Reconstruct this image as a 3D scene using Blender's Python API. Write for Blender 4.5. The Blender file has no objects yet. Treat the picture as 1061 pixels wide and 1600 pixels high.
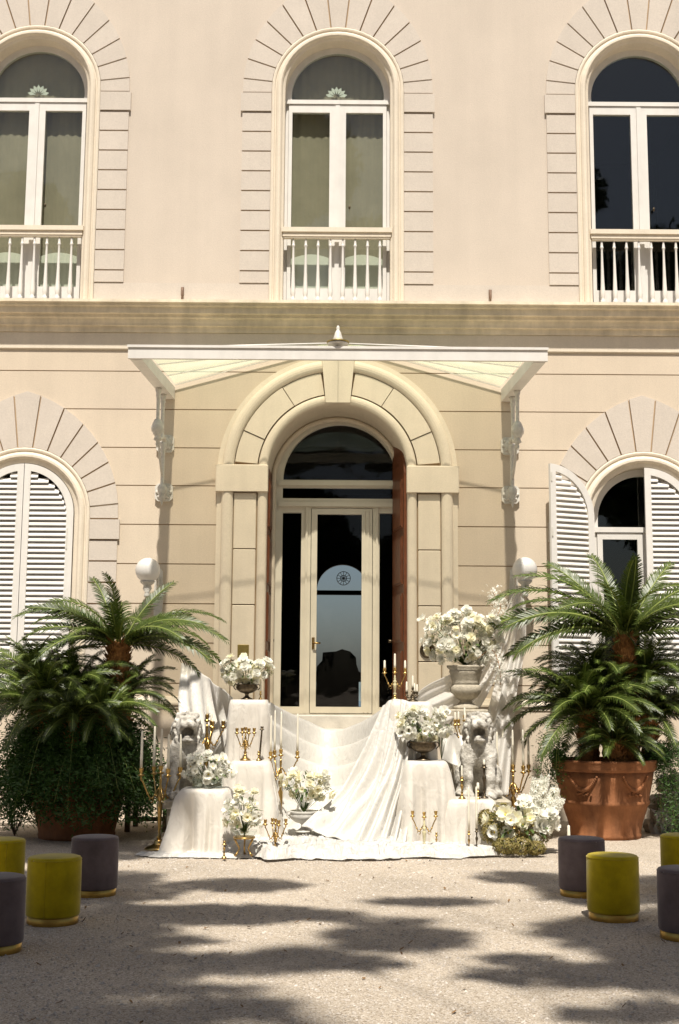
import bpy, math, random
import numpy as np
from mathutils import Vector, Matrix
from mathutils.geometry import tessellate_polygon

R = math.radians
PI = math.pi
scene = bpy.context.scene
col = scene.collection
random.seed(7)

# ------------------------------------------------------------------ camera, sky, sun, exposure
F_PX = 1950.0
CAM = Vector((0.02, -16.6, 1.6))
PITCH = math.atan(285 / F_PX)
ROLL = R(0.4)
SUN_EL = R(62)
cam_data = bpy.data.cameras.new('camera')
cam_data.sensor_fit = 'VERTICAL'
cam_data.sensor_height = 36.0
cam_data.sensor_width = 36.0
cam_data.lens = F_PX / 1600 * 36
cam_data.clip_start = 0.1
cam_data.clip_end = 30000
cam = bpy.data.objects.new('camera', cam_data)
col.objects.link(cam)
CAM_ROT = Matrix.Rotation(PI / 2 + PITCH, 3, 'X') @ Matrix.Rotation(ROLL, 3, 'Z')
cam.matrix_world = Matrix.Translation(CAM) @ CAM_ROT.to_4x4()
scene.camera = cam

world = bpy.data.worlds.new('World')
scene.world = world
world.use_nodes = True
wn = world.node_tree.nodes
wl = world.node_tree.links
wn.clear()
w_out = wn.new('ShaderNodeOutputWorld')
w_bg = wn.new('ShaderNodeBackground')
w_sky = wn.new('ShaderNodeTexSky')
w_sky.sky_type = 'NISHITA'
w_sky.sun_disc = False
w_sky.sun_elevation = SUN_EL
w_sky.sun_rotation = R(180)
w_sky.air_density = 1.0
w_sky.dust_density = 3.0
w_sky.ozone_density = 0.6
w_bg.inputs['Strength'].default_value = 0.05
wl.new(w_sky.outputs[0], w_bg.inputs['Color'])
wl.new(w_bg.outputs[0], w_out.inputs['Surface'])

sun_data = bpy.data.lights.new('sun', 'SUN')
sun_data.energy = 4.7
sun_data.angle = R(1.0)
sun_data.color = (1.0, 0.942, 0.845)
sun = bpy.data.objects.new('sun', sun_data)
sun.rotation_euler = (PI / 2 - SUN_EL, 0, 0)
sun.location = (0, -30, 50)
col.objects.link(sun)

vs = scene.view_settings
scene.display_settings.display_device = 'sRGB'
vs.view_transform = 'Standard'
vs.look = 'None'
vs.exposure = 0.57
vs.gamma = 1.0
vs.use_curve_mapping = False
scene.cycles.max_bounces = 8
scene.cycles.transparent_max_bounces = 16
scene.cycles.use_denoising = True

# ------------------------------------------------------------------ helpers
def ray(px, py):
    return CAM_ROT @ Vector(((px - 530.5) / F_PX, -(py - 800) / F_PX, -1))
def at(px, py, Y):
    """place in the scene seen at photo point (px, py) at the real depth y = Y"""
    d = ray(px, py)
    return CAM + d * ((Y - CAM.y) / d.y)
def gnd(px, py, z=0.0):
    d = ray(px, py)
    return CAM + d * ((z - CAM.z) / d.z)

def tag(o, label=None, cat=None, group=None, kind=None):
    if label: o['label'] = label
    if cat: o['category'] = cat
    if group: o['group'] = group
    if kind: o['kind'] = kind
    return o
def empty(name, loc=(0, 0, 0), rz=0.0, parent=None):
    o = bpy.data.objects.new(name, None)
    o.location = loc
    o.rotation_euler = (0, 0, rz)
    o.empty_display_size = 0.1
    col.objects.link(o)
    if parent: o.parent = parent
    return o
def inst(name, mesh, parent=None, loc=(0, 0, 0), rot=(0, 0, 0), scl=None, mtx=None):
    o = bpy.data.objects.new(name, mesh)
    if mtx is not None:
        o.matrix_basis = mtx
    else:
        o.location = loc
        o.rotation_euler = rot
        if scl is not None:
            o.scale = (scl, scl, scl) if isinstance(scl, (int, float)) else scl
    col.objects.link(o)
    if parent: o.parent = parent
    return o
def copy_tree(o, parent=None):
    c = o.copy()
    col.objects.link(c)
    c.parent = parent
    for ch in list(o.children):
        copy_tree(ch, c)
    return c

class MB:
    """collects shapes into one mesh"""
    def __init__(s):
        s.v = []; s.f = []; s.sm = []
    def add(s, verts, faces, smooth=False):
        n = len(s.v)
        s.v.extend([tuple(p) for p in verts])
        s.f.extend([tuple(i + n for i in f) for f in faces])
        s.sm.extend([smooth] * len(faces))
        return s
    def box(s, x0, x1, y0, y1, z0, z1, mtx=None):
        P = [Vector(p) for p in ((x0,y0,z0),(x1,y0,z0),(x1,y1,z0),(x0,y1,z0),(x0,y0,z1),(x1,y0,z1),(x1,y1,z1),(x0,y1,z1))]
        if mtx is not None: P = [mtx @ p for p in P]
        return s.add(P, [(0,3,2,1),(4,5,6,7),(0,1,5,4),(1,2,6,5),(2,3,7,6),(3,0,4,7)])
    def cbox(s, x0, x1, y0, y1, z0, z1, c=0.01):
        """box with chamfered upright and top front edges"""
        P = []
        for z, k in ((z0, 0), (z1 - c, 0), (z1, c)):
            a0, a1, b0, b1 = x0 + k, x1 - k, y0 + k, y1 - k
            P += [(a0+c,b0,z),(a1-c,b0,z),(a1,b0+c,z),(a1,b1-c,z),(a1-c,b1,z),(a0+c,b1,z),(a0,b1-c,z),(a0,b0+c,z)]
        fc = [tuple(range(7, -1, -1)), tuple(range(16, 24))]
        for r in range(2):
            for i in range(8):
                j = (i + 1) % 8
                fc.append((r*8+i, r*8+j, r*8+8+j, r*8+8+i))
        return s.add(P, fc)
    def ext(s, poly, y0, y1, holes=(), mtx=None):
        """polygon in x-z (with holes) extruded from y0 (front) to y1"""
        loops = [poly] + list(holes)
        flat = [p for l in loops for p in l]
        n = len(flat)
        if holes or len(poly) > 4:
            tris = tessellate_polygon([[Vector((p[0], p[1], 0)) for p in l] for l in loops])
        else:
            tris = [tuple(range(n))]
        V = [Vector((p[0], y0, p[1])) for p in flat] + [Vector((p[0], y1, p[1])) for p in flat]
        if mtx is not None: V = [mtx @ p for p in V]
        fs = []
        for t in tris:
            # orient the front towards -y
            a = 0.0
            for i in range(len(t)):
                p, q = flat[t[i]], flat[t[(i+1) % len(t)]]
                a += p[0]*q[1] - q[0]*p[1]
            t = tuple(t) if a > 0 else tuple(reversed(t))
            fs.append(t)
            fs.append(tuple(i + n for i in reversed(t)))
        k = 0
        for li, l in enumerate(loops):
            a = sum(l[i][0]*l[(i+1) % len(l)][1] - l[(i+1) % len(l)][0]*l[i][1] for i in range(len(l)))
            ccw = (a > 0) == (li == 0)
            for i in range(len(l)):
                p, q = k + i, k + (i+1) % len(l)
                fs.append((p, p+n, q+n, q) if ccw else (q, q+n, p+n, p))
            k += len(l)
        return s.add(V, fs)
    def lathe(s, prof, n=16, c=(0,0,0), smooth=True, mod=None, mtx=None, cap=True):
        V = []; fs = []
        m = len(prof)
        for (r, z) in prof:
            for i in range(n):
                a = 2*PI*i/n
                rr = r * (mod(a, z) if mod else 1)
                p = Vector((c[0] + rr*math.cos(a), c[1] + rr*math.sin(a), c[2] + z))
                V.append(mtx @ p if mtx is not None else p)
        for j in range(m-1):
            for i in range(n):
                k = (i+1) % n
                fs.append((j*n+i, j*n+k, (j+1)*n+k, (j+1)*n+i))
        if cap:
            fs.append(tuple(range(n-1, -1, -1)))
            fs.append(tuple((m-1)*n + i for i in range(n)))
        return s.add(V, fs, smooth)
    def tube(s, pts, rad, n=6, smooth=True):
        pts = [Vector(p) for p in pts]
        m = len(pts)
        rs = rad if isinstance(rad, (list, tuple)) else [rad]*m
        V = []; fs = []
        up = None
        for i in range(m):
            d = (pts[min(i+1, m-1)] - pts[max(i-1, 0)])
            if d.length < 1e-9: d = Vector((0,0,1))
            d.normalize()
            if up is None:
                up = d.orthogonal().normalized()
            u = (up - d * up.dot(d))
            u = u.normalized() if u.length > 1e-6 else d.orthogonal().normalized()
            up = u
            w = d.cross(u)
            for k in range(n):
                a = 2*PI*k/n
                V.append(pts[i] + (u*math.cos(a) + w*math.sin(a)) * rs[i])
        for i in range(m-1):
            for k in range(n):
                j = (k+1) % n
                fs.append((i*n+k, i*n+j, (i+1)*n+j, (i+1)*n+k))
        fs.append(tuple(range(n-1, -1, -1)))
        fs.append(tuple((m-1)*n+k for k in range(n)))
        return s.add(V, fs, smooth)
    def ball(s, c, r, n=10, m=7, smooth=True):
        rr = (r, r, r) if isinstance(r, (int, float)) else r
        V = [(c[0], c[1], c[2]-rr[2])]
        for j in range(1, m):
            t = PI*j/m
            for i in range(n):
                a = 2*PI*i/n
                V.append((c[0]+rr[0]*math.sin(t)*math.cos(a), c[1]+rr[1]*math.sin(t)*math.sin(a), c[2]-rr[2]*math.cos(t)))
        V.append((c[0], c[1], c[2]+rr[2]))
        fs = []
        for i in range(n):
            k = (i+1) % n
            fs.append((0, 1+k, 1+i))
            for j in range(m-2):
                fs.append((1+j*n+i, 1+j*n+k, 1+(j+1)*n+k, 1+(j+1)*n+i))
            fs.append((1+(m-2)*n+i, 1+(m-2)*n+k, len(V)-1))
        return s.add(V, fs, smooth)
    def grid(s, pts, smooth=True, closed_u=False):
        """pts[j][i] rows of points"""
        m = len(pts); n = len(pts[0])
        V = [p for row in pts for p in row]
        fs = []
        for j in range(m-1):
            for i in range(n if closed_u else n-1):
                k = (i+1) % n
                fs.append((j*n+i, j*n+k, (j+1)*n+k, (j+1)*n+i))
        return s.add(V, fs, smooth)
    def mesh(s, name, mat, origin=(0,0,0)):
        me = bpy.data.meshes.new(name)
        o = Vector(origin)
        me.from_pydata([Vector(p) - o for p in s.v], [], s.f)
        me.polygons.foreach_set('use_smooth', s.sm)
        me.materials.append(mat)
        me.update()
        return me
    def build(s, name, mat, parent=None, origin=None):
        """parent's own place is the default origin, so shapes are given in world coordinates"""
        if origin is None:
            origin = Vector((0,0,0))
            p = parent
            while p is not None:
                origin = origin + p.location
                p = p.parent
        me = s.mesh(name, mat, origin)
        o = bpy.data.objects.new(name, me)
        col.objects.link(o)
        if parent: o.parent = parent
        return o
    def local(s, name, mat, parent=None):
        return s.build(name, mat, parent, (0,0,0))

def solidify(o, t, offset=0):
    m = o.modifiers.new('thickness', 'SOLIDIFY')
    m.thickness = t
    m.offset = offset
    return o

# ------------------------------------------------------------------ materials
def mat(name, c, rough=0.7, var=0.08, vscale=3.0, bump=0.0, bscale=60.0, metal=0.0, spec=0.4, sheen=0.0,
        trans=0.0, rand=0.0, hue2=None, bdist=0.01, sub=0.0, coat=0.0, streak=0.0, wrinkle=0.0, grain=0.0):
    m = bpy.data.materials.new(name)
    m.use_nodes = True
    nt = m.node_tree; N = nt.nodes; L = nt.links
    bs = N['Principled BSDF']
    bs.inputs['Roughness'].default_value = rough
    bs.inputs['Metallic'].default_value = metal
    bs.inputs['Specular IOR Level'].default_value = spec
    if sheen:
        bs.inputs['Sheen Weight'].default_value = sheen
        bs.inputs['Sheen Roughness'].default_value = 0.4
    if coat: bs.inputs['Coat Weight'].default_value = coat
    if sub:
        bs.inputs['Subsurface Weight'].default_value = sub
        bs.inputs['Subsurface Radius'].default_value = (0.02, 0.015, 0.01)
    g = N.new('ShaderNodeNewGeometry')
    n1 = N.new('ShaderNodeTexNoise')
    n1.inputs['Scale'].default_value = vscale
    n1.inputs['Detail'].default_value = 6
    n1.inputs['Roughness'].default_value = 0.62
    L.new(g.outputs['Position'], n1.inputs['Vector'])
    ramp = N.new('ShaderNodeMapRange')
    ramp.inputs['From Min'].default_value = 0.3
    ramp.inputs['From Max'].default_value = 0.7
    L.new(n1.outputs['Fac'], ramp.inputs['Value'])
    mx = N.new('ShaderNodeMix'); mx.data_type = 'RGBA'
    a = [max(0, x*(1-var)) for x in c]
    b = [min(1, x*(1+var)) for x in c] if hue2 is None else list(hue2)
    mx.inputs[6].default_value = (*a, 1)
    mx.inputs[7].default_value = (*b, 1)
    L.new(ramp.outputs[0], mx.inputs[0])
    out = mx.outputs[2]
    if streak:
        mp = N.new('ShaderNodeMapping'); mp.inputs['Scale'].default_value = (3.2, 3.2, 0.22)
        L.new(g.outputs['Position'], mp.inputs['Vector'])
        n3 = N.new('ShaderNodeTexNoise'); n3.inputs['Scale'].default_value = 1.0; n3.inputs['Detail'].default_value = 7; n3.inputs['Roughness'].default_value = 0.65
        L.new(mp.outputs[0], n3.inputs['Vector'])
        m3 = N.new('ShaderNodeMapRange'); m3.inputs['From Min'].default_value = 0.32; m3.inputs['From Max'].default_value = 0.62
        m3.inputs['To Min'].default_value = 1-streak*1.6; m3.inputs['To Max'].default_value = 1+streak*0.4
        L.new(n3.outputs['Fac'], m3.inputs['Value'])
        s3 = N.new('ShaderNodeVectorMath'); s3.operation = 'SCALE'
        L.new(out, s3.inputs[0]); L.new(m3.outputs[0], s3.inputs['Scale'])
        out = s3.outputs[0]
    if grain:
        n4 = N.new('ShaderNodeTexNoise'); n4.inputs['Scale'].default_value = 55; n4.inputs['Detail'].default_value = 3
        L.new(g.outputs['Position'], n4.inputs['Vector'])
        m4 = N.new('ShaderNodeMapRange'); m4.inputs['From Min'].default_value = 0.3; m4.inputs['From Max'].default_value = 0.7
        m4.inputs['To Min'].default_value = 1-grain; m4.inputs['To Max'].default_value = 1+grain
        L.new(n4.outputs['Fac'], m4.inputs['Value'])
        s4 = N.new('ShaderNodeVectorMath'); s4.operation = 'SCALE'
        L.new(out, s4.inputs[0]); L.new(m4.outputs[0], s4.inputs['Scale'])
        out = s4.outputs[0]
    if rand:
        oi = N.new('ShaderNodeObjectInfo')
        mr = N.new('ShaderNodeMapRange')
        mr.inputs['To Min'].default_value = 1-rand
        mr.inputs['To Max'].default_value = 1+rand
        L.new(oi.outputs['Random'], mr.inputs['Value'])
        mm = N.new('ShaderNodeVectorMath'); mm.operation = 'SCALE'
        L.new(out, mm.inputs[0]); L.new(mr.outputs[0], mm.inputs['Scale'])
        out = mm.outputs[0]
    L.new(out, bs.inputs['Base Color'])
    if bump:
        n2 = N.new('ShaderNodeTexNoise')
        n2.inputs['Scale'].default_value = bscale
        n2.inputs['Detail'].default_value = 4
        L.new(g.outputs['Position'], n2.inputs['Vector'])
        bp = N.new('ShaderNodeBump')
        bp.inputs['Strength'].default_value = bump
        bp.inputs['Distance'].default_value = bdist
        L.new(n2.outputs['Fac'], bp.inputs['Height'])
        L.new(bp.outputs[0], bs.inputs['Normal'])
    if wrinkle:
        n2 = N.new('ShaderNodeTexNoise')
        n2.inputs['Scale'].default_value = 7.0; n2.inputs['Detail'].default_value = 5; n2.inputs['Distortion'].default_value = 1.6
        mp = N.new('ShaderNodeMapping'); mp.inputs['Scale'].default_value = (1.6, 1.6, 0.7)
        L.new(g.outputs['Position'], mp.inputs['Vector']); L.new(mp.outputs[0], n2.inputs['Vector'])
        bp = N.new('ShaderNodeBump'); bp.inputs['Strength'].default_value = wrinkle; bp.inputs['Distance'].default_value = 0.03
        L.new(n2.outputs['Fac'], bp.inputs['Height']); L.new(bp.outputs[0], bs.inputs['Normal'])
    if trans:
        tr = N.new('ShaderNodeBsdfTranslucent')
        L.new(out, tr.inputs['Color'])
        ms = N.new('ShaderNodeMixShader')
        ms.inputs[0].default_value = trans
        L.new(bs.outputs[0], ms.inputs[1]); L.new(tr.outputs[0], ms.inputs[2])
        L.new(ms.outputs[0], N['Material Output'].inputs['Surface'])
    return m

def glass_mat(name, tint=(0.9, 0.93, 0.9), refl=0.9, ior=1.52):
    m = bpy.data.materials.new(name)
    m.use_nodes = True
    N = m.node_tree.nodes; L = m.node_tree.links
    N.remove(N['Principled BSDF'])
    tr = N.new('ShaderNodeBsdfTransparent'); tr.inputs[0].default_value = (*tint, 1)
    gl = N.new('ShaderNodeBsdfGlossy'); gl.inputs['Roughness'].default_value = 0.02
    gl.inputs['Color'].default_value = (refl, refl, refl, 1)
    lw = N.new('ShaderNodeLayerWeight'); lw.inputs['Blend'].default_value = 0.5
    pw = N.new('ShaderNodeMath'); pw.operation = 'POWER'; pw.inputs[1].default_value = 4.5
    L.new(lw.outputs['Facing'], pw.inputs[0])
    f0 = ((ior-1)/(ior+1))**2
    nz = N.new('ShaderNodeTexNoise'); nz.inputs['Scale'].default_value = 2.2
    bp = N.new('ShaderNodeBump'); bp.inputs['Strength'].default_value = 0.04; bp.inputs['Distance'].default_value = 0.05
    g = N.new('ShaderNodeNewGeometry')
    L.new(g.outputs['Position'], nz.inputs['Vector'])
    L.new(nz.outputs['Fac'], bp.inputs['Height'])
    L.new(bp.outputs[0], gl.inputs['Normal'])
    ad = N.new('ShaderNodeMath'); ad.operation = 'MULTIPLY_ADD'
    ad.inputs[1].default_value = 1-f0; ad.inputs[2].default_value = f0
    L.new(pw.outputs[0], ad.inputs[0])
    ms = N.new('ShaderNodeMixShader')
    L.new(ad.outputs[0], ms.inputs[0]); L.new(tr.outputs[0], ms.inputs[1]); L.new(gl.outputs[0], ms.inputs[2])
    L.new(ms.outputs[0], N['Material Output'].inputs['Surface'])
    return m

def sheer_mat(name, c, opacity=0.55, translucent=0.5):
    m = bpy.data.materials.new(name)
    m.use_nodes = True
    N = m.node_tree.nodes; L = m.node_tree.links
    bs = N['Principled BSDF']
    bs.inputs['Base Color'].default_value = (*c, 1)
    bs.inputs['Roughness'].default_value = 0.5
    t = N.new('ShaderNodeBsdfTranslucent'); t.inputs[0].default_value = (*c, 1)
    tp = N.new('ShaderNodeBsdfTransparent')
    a = N.new('ShaderNodeMixShader'); a.inputs[0].default_value = translucent
    L.new(bs.outputs[0], a.inputs[1]); L.new(t.outputs[0], a.inputs[2])
    b = N.new('ShaderNodeMixShader')
    g = N.new('ShaderNodeNewGeometry')
    nz = N.new('ShaderNodeTexNoise'); nz.inputs['Scale'].default_value = 5
    L.new(g.outputs['Position'], nz.inputs['Vector'])
    mr = N.new('ShaderNodeMapRange')
    mr.inputs['To Min'].default_value = opacity-0.12; mr.inputs['To Max'].default_value = min(1, opacity+0.12)
    L.new(nz.outputs['Fac'], mr.inputs['Value'])
    L.new(mr.outputs[0], b.inputs[0])
    L.new(tp.outputs[0], b.inputs[1]); L.new(a.outputs[0], b.inputs[2])
    L.new(b.outputs[0], N['Material Output'].inputs['Surface'])
    return m

M = {}
M['stucco_up'] = mat('stucco_upper', (0.555, 0.482, 0.405), 0.9, 0.06, 0.8, 0.25, 90, streak=0.025, grain=0.05)
M['stucco_lo'] = mat('stucco_lower', (0.59, 0.50, 0.392), 0.9, 0.06, 0.9, 0.25, 90, rand=0.012, streak=0.03, grain=0.05)
M['groove'] = mat('stucco_joint', (0.40, 0.28, 0.17), 0.95, 0.1, 4)
M['block'] = mat('pale_block_stucco', (0.55, 0.49, 0.425), 0.9, 0.035, 3, 0.25, 90, rand=0.02, streak=0.02, grain=0.05)
M['trim'] = mat('cream_trim', (0.68, 0.60, 0.485), 0.8, 0.05, 3, 0.15, 60, rand=0.015, streak=0.04, grain=0.04)
M['cornice'] = mat('cornice_stone', (0.75, 0.655, 0.50), 0.85, 0.14, 5, 0.3, 40, streak=0.14)
M['white'] = mat('white_paint', (0.68, 0.655, 0.615), 0.45, 0.05, 5, streak=0.05)
M['doorwhite'] = mat('cream_paint', (0.74, 0.69, 0.585), 0.45, 0.05, 4)
M['iron'] = mat('painted_iron', (0.60, 0.575, 0.52), 0.5, 0.16, 18, 0.3, 60)
M['glass'] = glass_mat('window_glass')
M['doorglass'] = glass_mat('door_glass', (0.96, 0.97, 0.98), 0.5, 1.38)
M['globe'] = mat('milk_glass', (0.78, 0.76, 0.73), 0.25, 0.03, 4, spec=0.6, sub=0.0, trans=0.3)
M['wood'] = mat('red_brown_wood', (0.16, 0.055, 0.025), 0.4, 0.25, 9, 0.2, 30)
M['olive'] = mat('room_plaster', (0.52, 0.48, 0.37), 0.9, 0.08, 2)
M['blind'] = mat('olive_blind', (0.31, 0.262, 0.198), 0.9, 0.14, 1.5)
M['sunpanel'] = mat('white_sunlit_panel', (0.74, 0.71, 0.64), 0.9, 0.05, 3)
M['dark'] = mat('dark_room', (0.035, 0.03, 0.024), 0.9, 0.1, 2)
M['darkwood'] = mat('dark_chair_leather', (0.012, 0.010, 0.008), 0.6, 0.2, 8)
M['gold'] = mat('polished_brass', (0.54, 0.36, 0.13), 0.30, 0.15, 30, metal=1.0)
M['brass'] = mat('aged_brass', (0.44, 0.29, 0.11), 0.36, 0.3, 40, metal=1.0)
M['bronze'] = mat('dark_bronze', (0.11, 0.085, 0.055), 0.4, 0.4, 40, metal=0.85)
M['onyx'] = mat('green_onyx', (0.55, 0.50, 0.31), 0.25, 0.2, 25)
M['wax'] = mat('ivory_wax', (0.84, 0.79, 0.66), 0.4, 0.02, 5, trans=0.15)
M['satin'] = mat('white_satin', (0.615, 0.59, 0.54), 0.38, 0.02, 3, wrinkle=0.55, spec=0.5, sheen=0.3, trans=0.12)
M['crumple'] = mat('crumpled_satin', (0.60, 0.575, 0.53), 0.42, 0.03, 4, wrinkle=1.0, spec=0.5, sheen=0.3, trans=0.1)
M['cloth'] = mat('ivory_cloth', (0.65, 0.605, 0.535), 0.55, 0.02, 3, wrinkle=0.4, spec=0.35, sheen=0.3, trans=0.10)
M['sheer'] = sheer_mat('sheer_voile', (0.82, 0.80, 0.76), 0.62)
M['petal'] = mat('white_petal', (0.93, 0.92, 0.85), 0.55, 0.02, 9, trans=0.5, rand=0.05)
M['petaly'] = mat('cream_petal', (0.92, 0.89, 0.72), 0.55, 0.04, 9, trans=0.5, rand=0.06)
M['eye'] = mat('yellow_stamen', (0.55, 0.42, 0.08), 0.7, 0.2, 60)
M['darkeye'] = mat('brown_stamen', (0.12, 0.07, 0.03), 0.7, 0.2, 60)
M['leaf'] = mat('stem_leaf', (0.09, 0.14, 0.035), 0.5, 0.3, 9, trans=0.25)
M['moss'] = mat('green_hydrangea', (0.25, 0.25, 0.06), 0.7, 0.4, 14, trans=0.25, hue2=(0.36, 0.27, 0.10))
M['frond'] = mat('cycad_leaf', (0.046, 0.085, 0.011), 0.42, 0.3, 7, spec=0.45, trans=0.13, rand=0.25, hue2=(0.075, 0.10, 0.014))
M['rachis'] = mat('leaf_stalk', (0.20, 0.24, 0.06), 0.5, 0.2, 9)
M['fern'] = mat('fern_leaf', (0.038, 0.088, 0.012), 0.55, 0.35, 6, trans=0.2)
M['trunkc'] = mat('cycad_trunk', (0.30, 0.135, 0.04), 0.9, 0.4, 30, 0.8, 40)
M['terra'] = mat('terracotta', (0.25, 0.09, 0.03), 0.85, 0.22, 3, 0.4, 40, streak=0.3, hue2=(0.37, 0.155, 0.065))
M['soil'] = mat('soil', (0.05, 0.035, 0.025), 0.95, 0.3, 20, 0.6, 40)
M['stone'] = mat('weathered_stone', (0.30, 0.27, 0.22), 0.9, 0.3, 11, 1.0, 55, hue2=(0.66, 0.63, 0.57))
M['stone2'] = mat('carved_stone', (0.36, 0.32, 0.245), 0.9, 0.2, 14, 0.5, 45, hue2=(0.47, 0.42, 0.33))
M['step'] = mat('step_stone', (0.50, 0.46, 0.39), 0.85, 0.15, 5, 0.3, 40)
M['palestone'] = mat('pale_stone', (0.60, 0.58, 0.53), 0.85, 0.12, 9, 0.3, 40)
M['rock'] = mat('rock', (0.22, 0.2, 0.17), 0.9, 0.4, 9, 0.8, 25, hue2=(0.45, 0.42, 0.37))
M['yellow'] = mat('chartreuse_velvet', (0.40, 0.305, 0.006), 0.85, 0.22, 7, 0.15, 160, sheen=0.35, spec=0.1)
M['grey'] = mat('mauve_grey_velvet', (0.13, 0.10, 0.10), 0.85, 0.22, 7, 0.15, 160, sheen=0.3, spec=0.1)
M['goldband'] = mat('brushed_gold', (0.52, 0.33, 0.08), 0.38, 0.2, 12, metal=0.9)
M['bark'] = mat('bark', (0.10, 0.07, 0.05), 0.95, 0.3, 6, 0.8, 20)
M['pine'] = mat('tree_needles', (0.04, 0.07, 0.022), 0.6, 0.3, 3)
M['etched'] = mat('etched_glass', (0.62, 0.62, 0.56), 0.6, 0.05, 5)
M['clearglass'] = glass_mat('vase_glass', (0.9, 0.93, 0.92))
M['brassplate'] = mat('brass_plaque', (0.38, 0.29, 0.10), 0.4, 0.2, 30, metal=0.8)
M['rust'] = mat('rusty_iron', (0.20, 0.13, 0.09), 0.8, 0.3, 30)

def canopy_glass():
    m = bpy.data.materials.new('frosted_green_glass')
    m.use_nodes = True
    N = m.node_tree.nodes; L = m.node_tree.links
    bs = N['Principled BSDF']
    bs.inputs['Base Color'].default_value = (0.52, 0.66, 0.58, 1)
    bs.inputs['Roughness'].default_value = 0.25
    t = N.new('ShaderNodeBsdfTranslucent'); t.inputs[0].default_value = (0.77, 0.92, 0.80, 1)
    tp = N.new('ShaderNodeBsdfTransparent'); tp.inputs[0].default_value = (1.0, 0.978, 0.915, 1)
    a = N.new('ShaderNodeMixShader'); a.inputs[0].default_value = 0.75
    L.new(bs.outputs[0], a.inputs[1]); L.new(t.outputs[0], a.inputs[2])
    b = N.new('ShaderNodeMixShader'); b.inputs[0].default_value = 0.22
    L.new(tp.outputs[0], b.inputs[1]); L.new(a.outputs[0], b.inputs[2])
    L.new(b.outputs[0], N['Material Output'].inputs['Surface'])
    return m
M['canopyglass'] = canopy_glass()

def gravel_mat():
    m = bpy.data.materials.new('pale_gravel')
    m.use_nodes = True
    N = m.node_tree.nodes; L = m.node_tree.links
    bs = N['Principled BSDF']; bs.inputs['Roughness'].default_value = 0.95
    bs.inputs['Specular IOR Level'].default_value = 0.15
    g = N.new('ShaderNodeNewGeometry')
    v = N.new('ShaderNodeTexVoronoi'); v.inputs['Scale'].default_value = 120
    L.new(g.outputs['Position'], v.inputs['Vector'])
    sep = N.new('ShaderNodeSeparateColor'); L.new(v.outputs['Color'], sep.inputs[0])
    cr = N.new('ShaderNodeValToRGB')
    e = cr.color_ramp.elements
    e[0].position = 0.0; e[0].color = (0.26, 0.205, 0.15, 1)
    e[1].position = 1.0; e[1].color = (0.72, 0.665, 0.60, 1)
    for p, c in ((0.25, (0.46, 0.385, 0.30, 1)), (0.6, (0.53, 0.455, 0.365, 1)), (0.85, (0.60, 0.52, 0.425, 1))):
        k = e.new(p); k.color = c
    L.new(sep.outputs[0], cr.inputs[0])
    big = N.new('ShaderNodeTexNoise'); big.inputs['Scale'].default_value = 0.9; big.inputs['Detail'].default_value = 5
    L.new(g.outputs['Position'], big.inputs['Vector'])
    mr = N.new('ShaderNodeMapRange'); mr.inputs['From Min'].default_value = 0.3; mr.inputs['From Max'].default_value = 0.7
    mr.inputs['To Min'].default_value = 0.84; mr.inputs['To Max'].default_value = 1.12
    L.new(big.outputs['Fac'], mr.inputs['Value'])
    sc = N.new('ShaderNodeVectorMath'); sc.operation = 'SCALE'
    L.new(cr.outputs[0], sc.inputs[0]); L.new(mr.outputs[0], sc.inputs['Scale'])
    L.new(sc.outputs[0], bs.inputs['Base Color'])
    inv = N.new('ShaderNodeMath'); inv.operation = 'MULTIPLY'; inv.inputs[1].default_value = -1
    L.new(v.outputs['Distance'], inv.inputs[0])
    n2 = N.new('ShaderNodeTexNoise'); n2.inputs['Scale'].default_value = 14; n2.inputs['Detail'].default_value = 5
    L.new(g.outputs['Position'], n2.inputs['Vector'])
    ad = N.new('ShaderNodeMath'); ad.operation = 'MULTIPLY_ADD'; ad.inputs[1].default_value = 1.2
    L.new(n2.outputs['Fac'], ad.inputs[0]); L.new(inv.outputs[0], ad.inputs[2])
    bp = N.new('ShaderNodeBump'); bp.inputs['Strength'].default_value = 0.8; bp.inputs['Distance'].default_value = 0.014
    L.new(ad.outputs[0], bp.inputs['Height']); L.new(bp.outputs[0], bs.inputs['Normal'])
    return m
M['gravel'] = gravel_mat()
# ------------------------------------------------------------------ ground, sea, hills
g = MB()
g.add([(-900, -900, 0), (900, -900, 0), (900, 60, 0), (-900, 60, 0)], [(0, 1, 2, 3)])
tag(g.build('gravel_ground', M['gravel']), kind='structure')
M['sea'] = mat('sea_water', (0.06, 0.13, 0.20), 0.15, 0.1, 0.01)
M['hill'] = mat('far_hill', (0.10, 0.13, 0.13), 0.95, 0.2, 0.004)
s_ = MB(); s_.add([(-9000, 61, -30), (9000, 61, -30), (9000, 14000, -30), (-9000, 14000, -30)], [(0, 1, 2, 3)])
tag(s_.build('sea', M['sea']), kind='structure')
h_ = MB()
rows = []
rh = random.Random(3)
for j in range(9):
    t = j / 8
    rows.append([(-3500 + 200*i, 6500 + 900*t, -32 + math.sin(PI*min(1, t*1.2)*0.5) *
                  (150 + 90*math.sin(i*0.37) + 60*math.sin(i*0.9+1) + 25*math.sin(i*2.1)) + rh.uniform(-12, 12)*(t > 0.1)) for i in range(36)])
h_.grid(rows)
tag(h_.build('hills', M['hill']), kind='structure')

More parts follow.
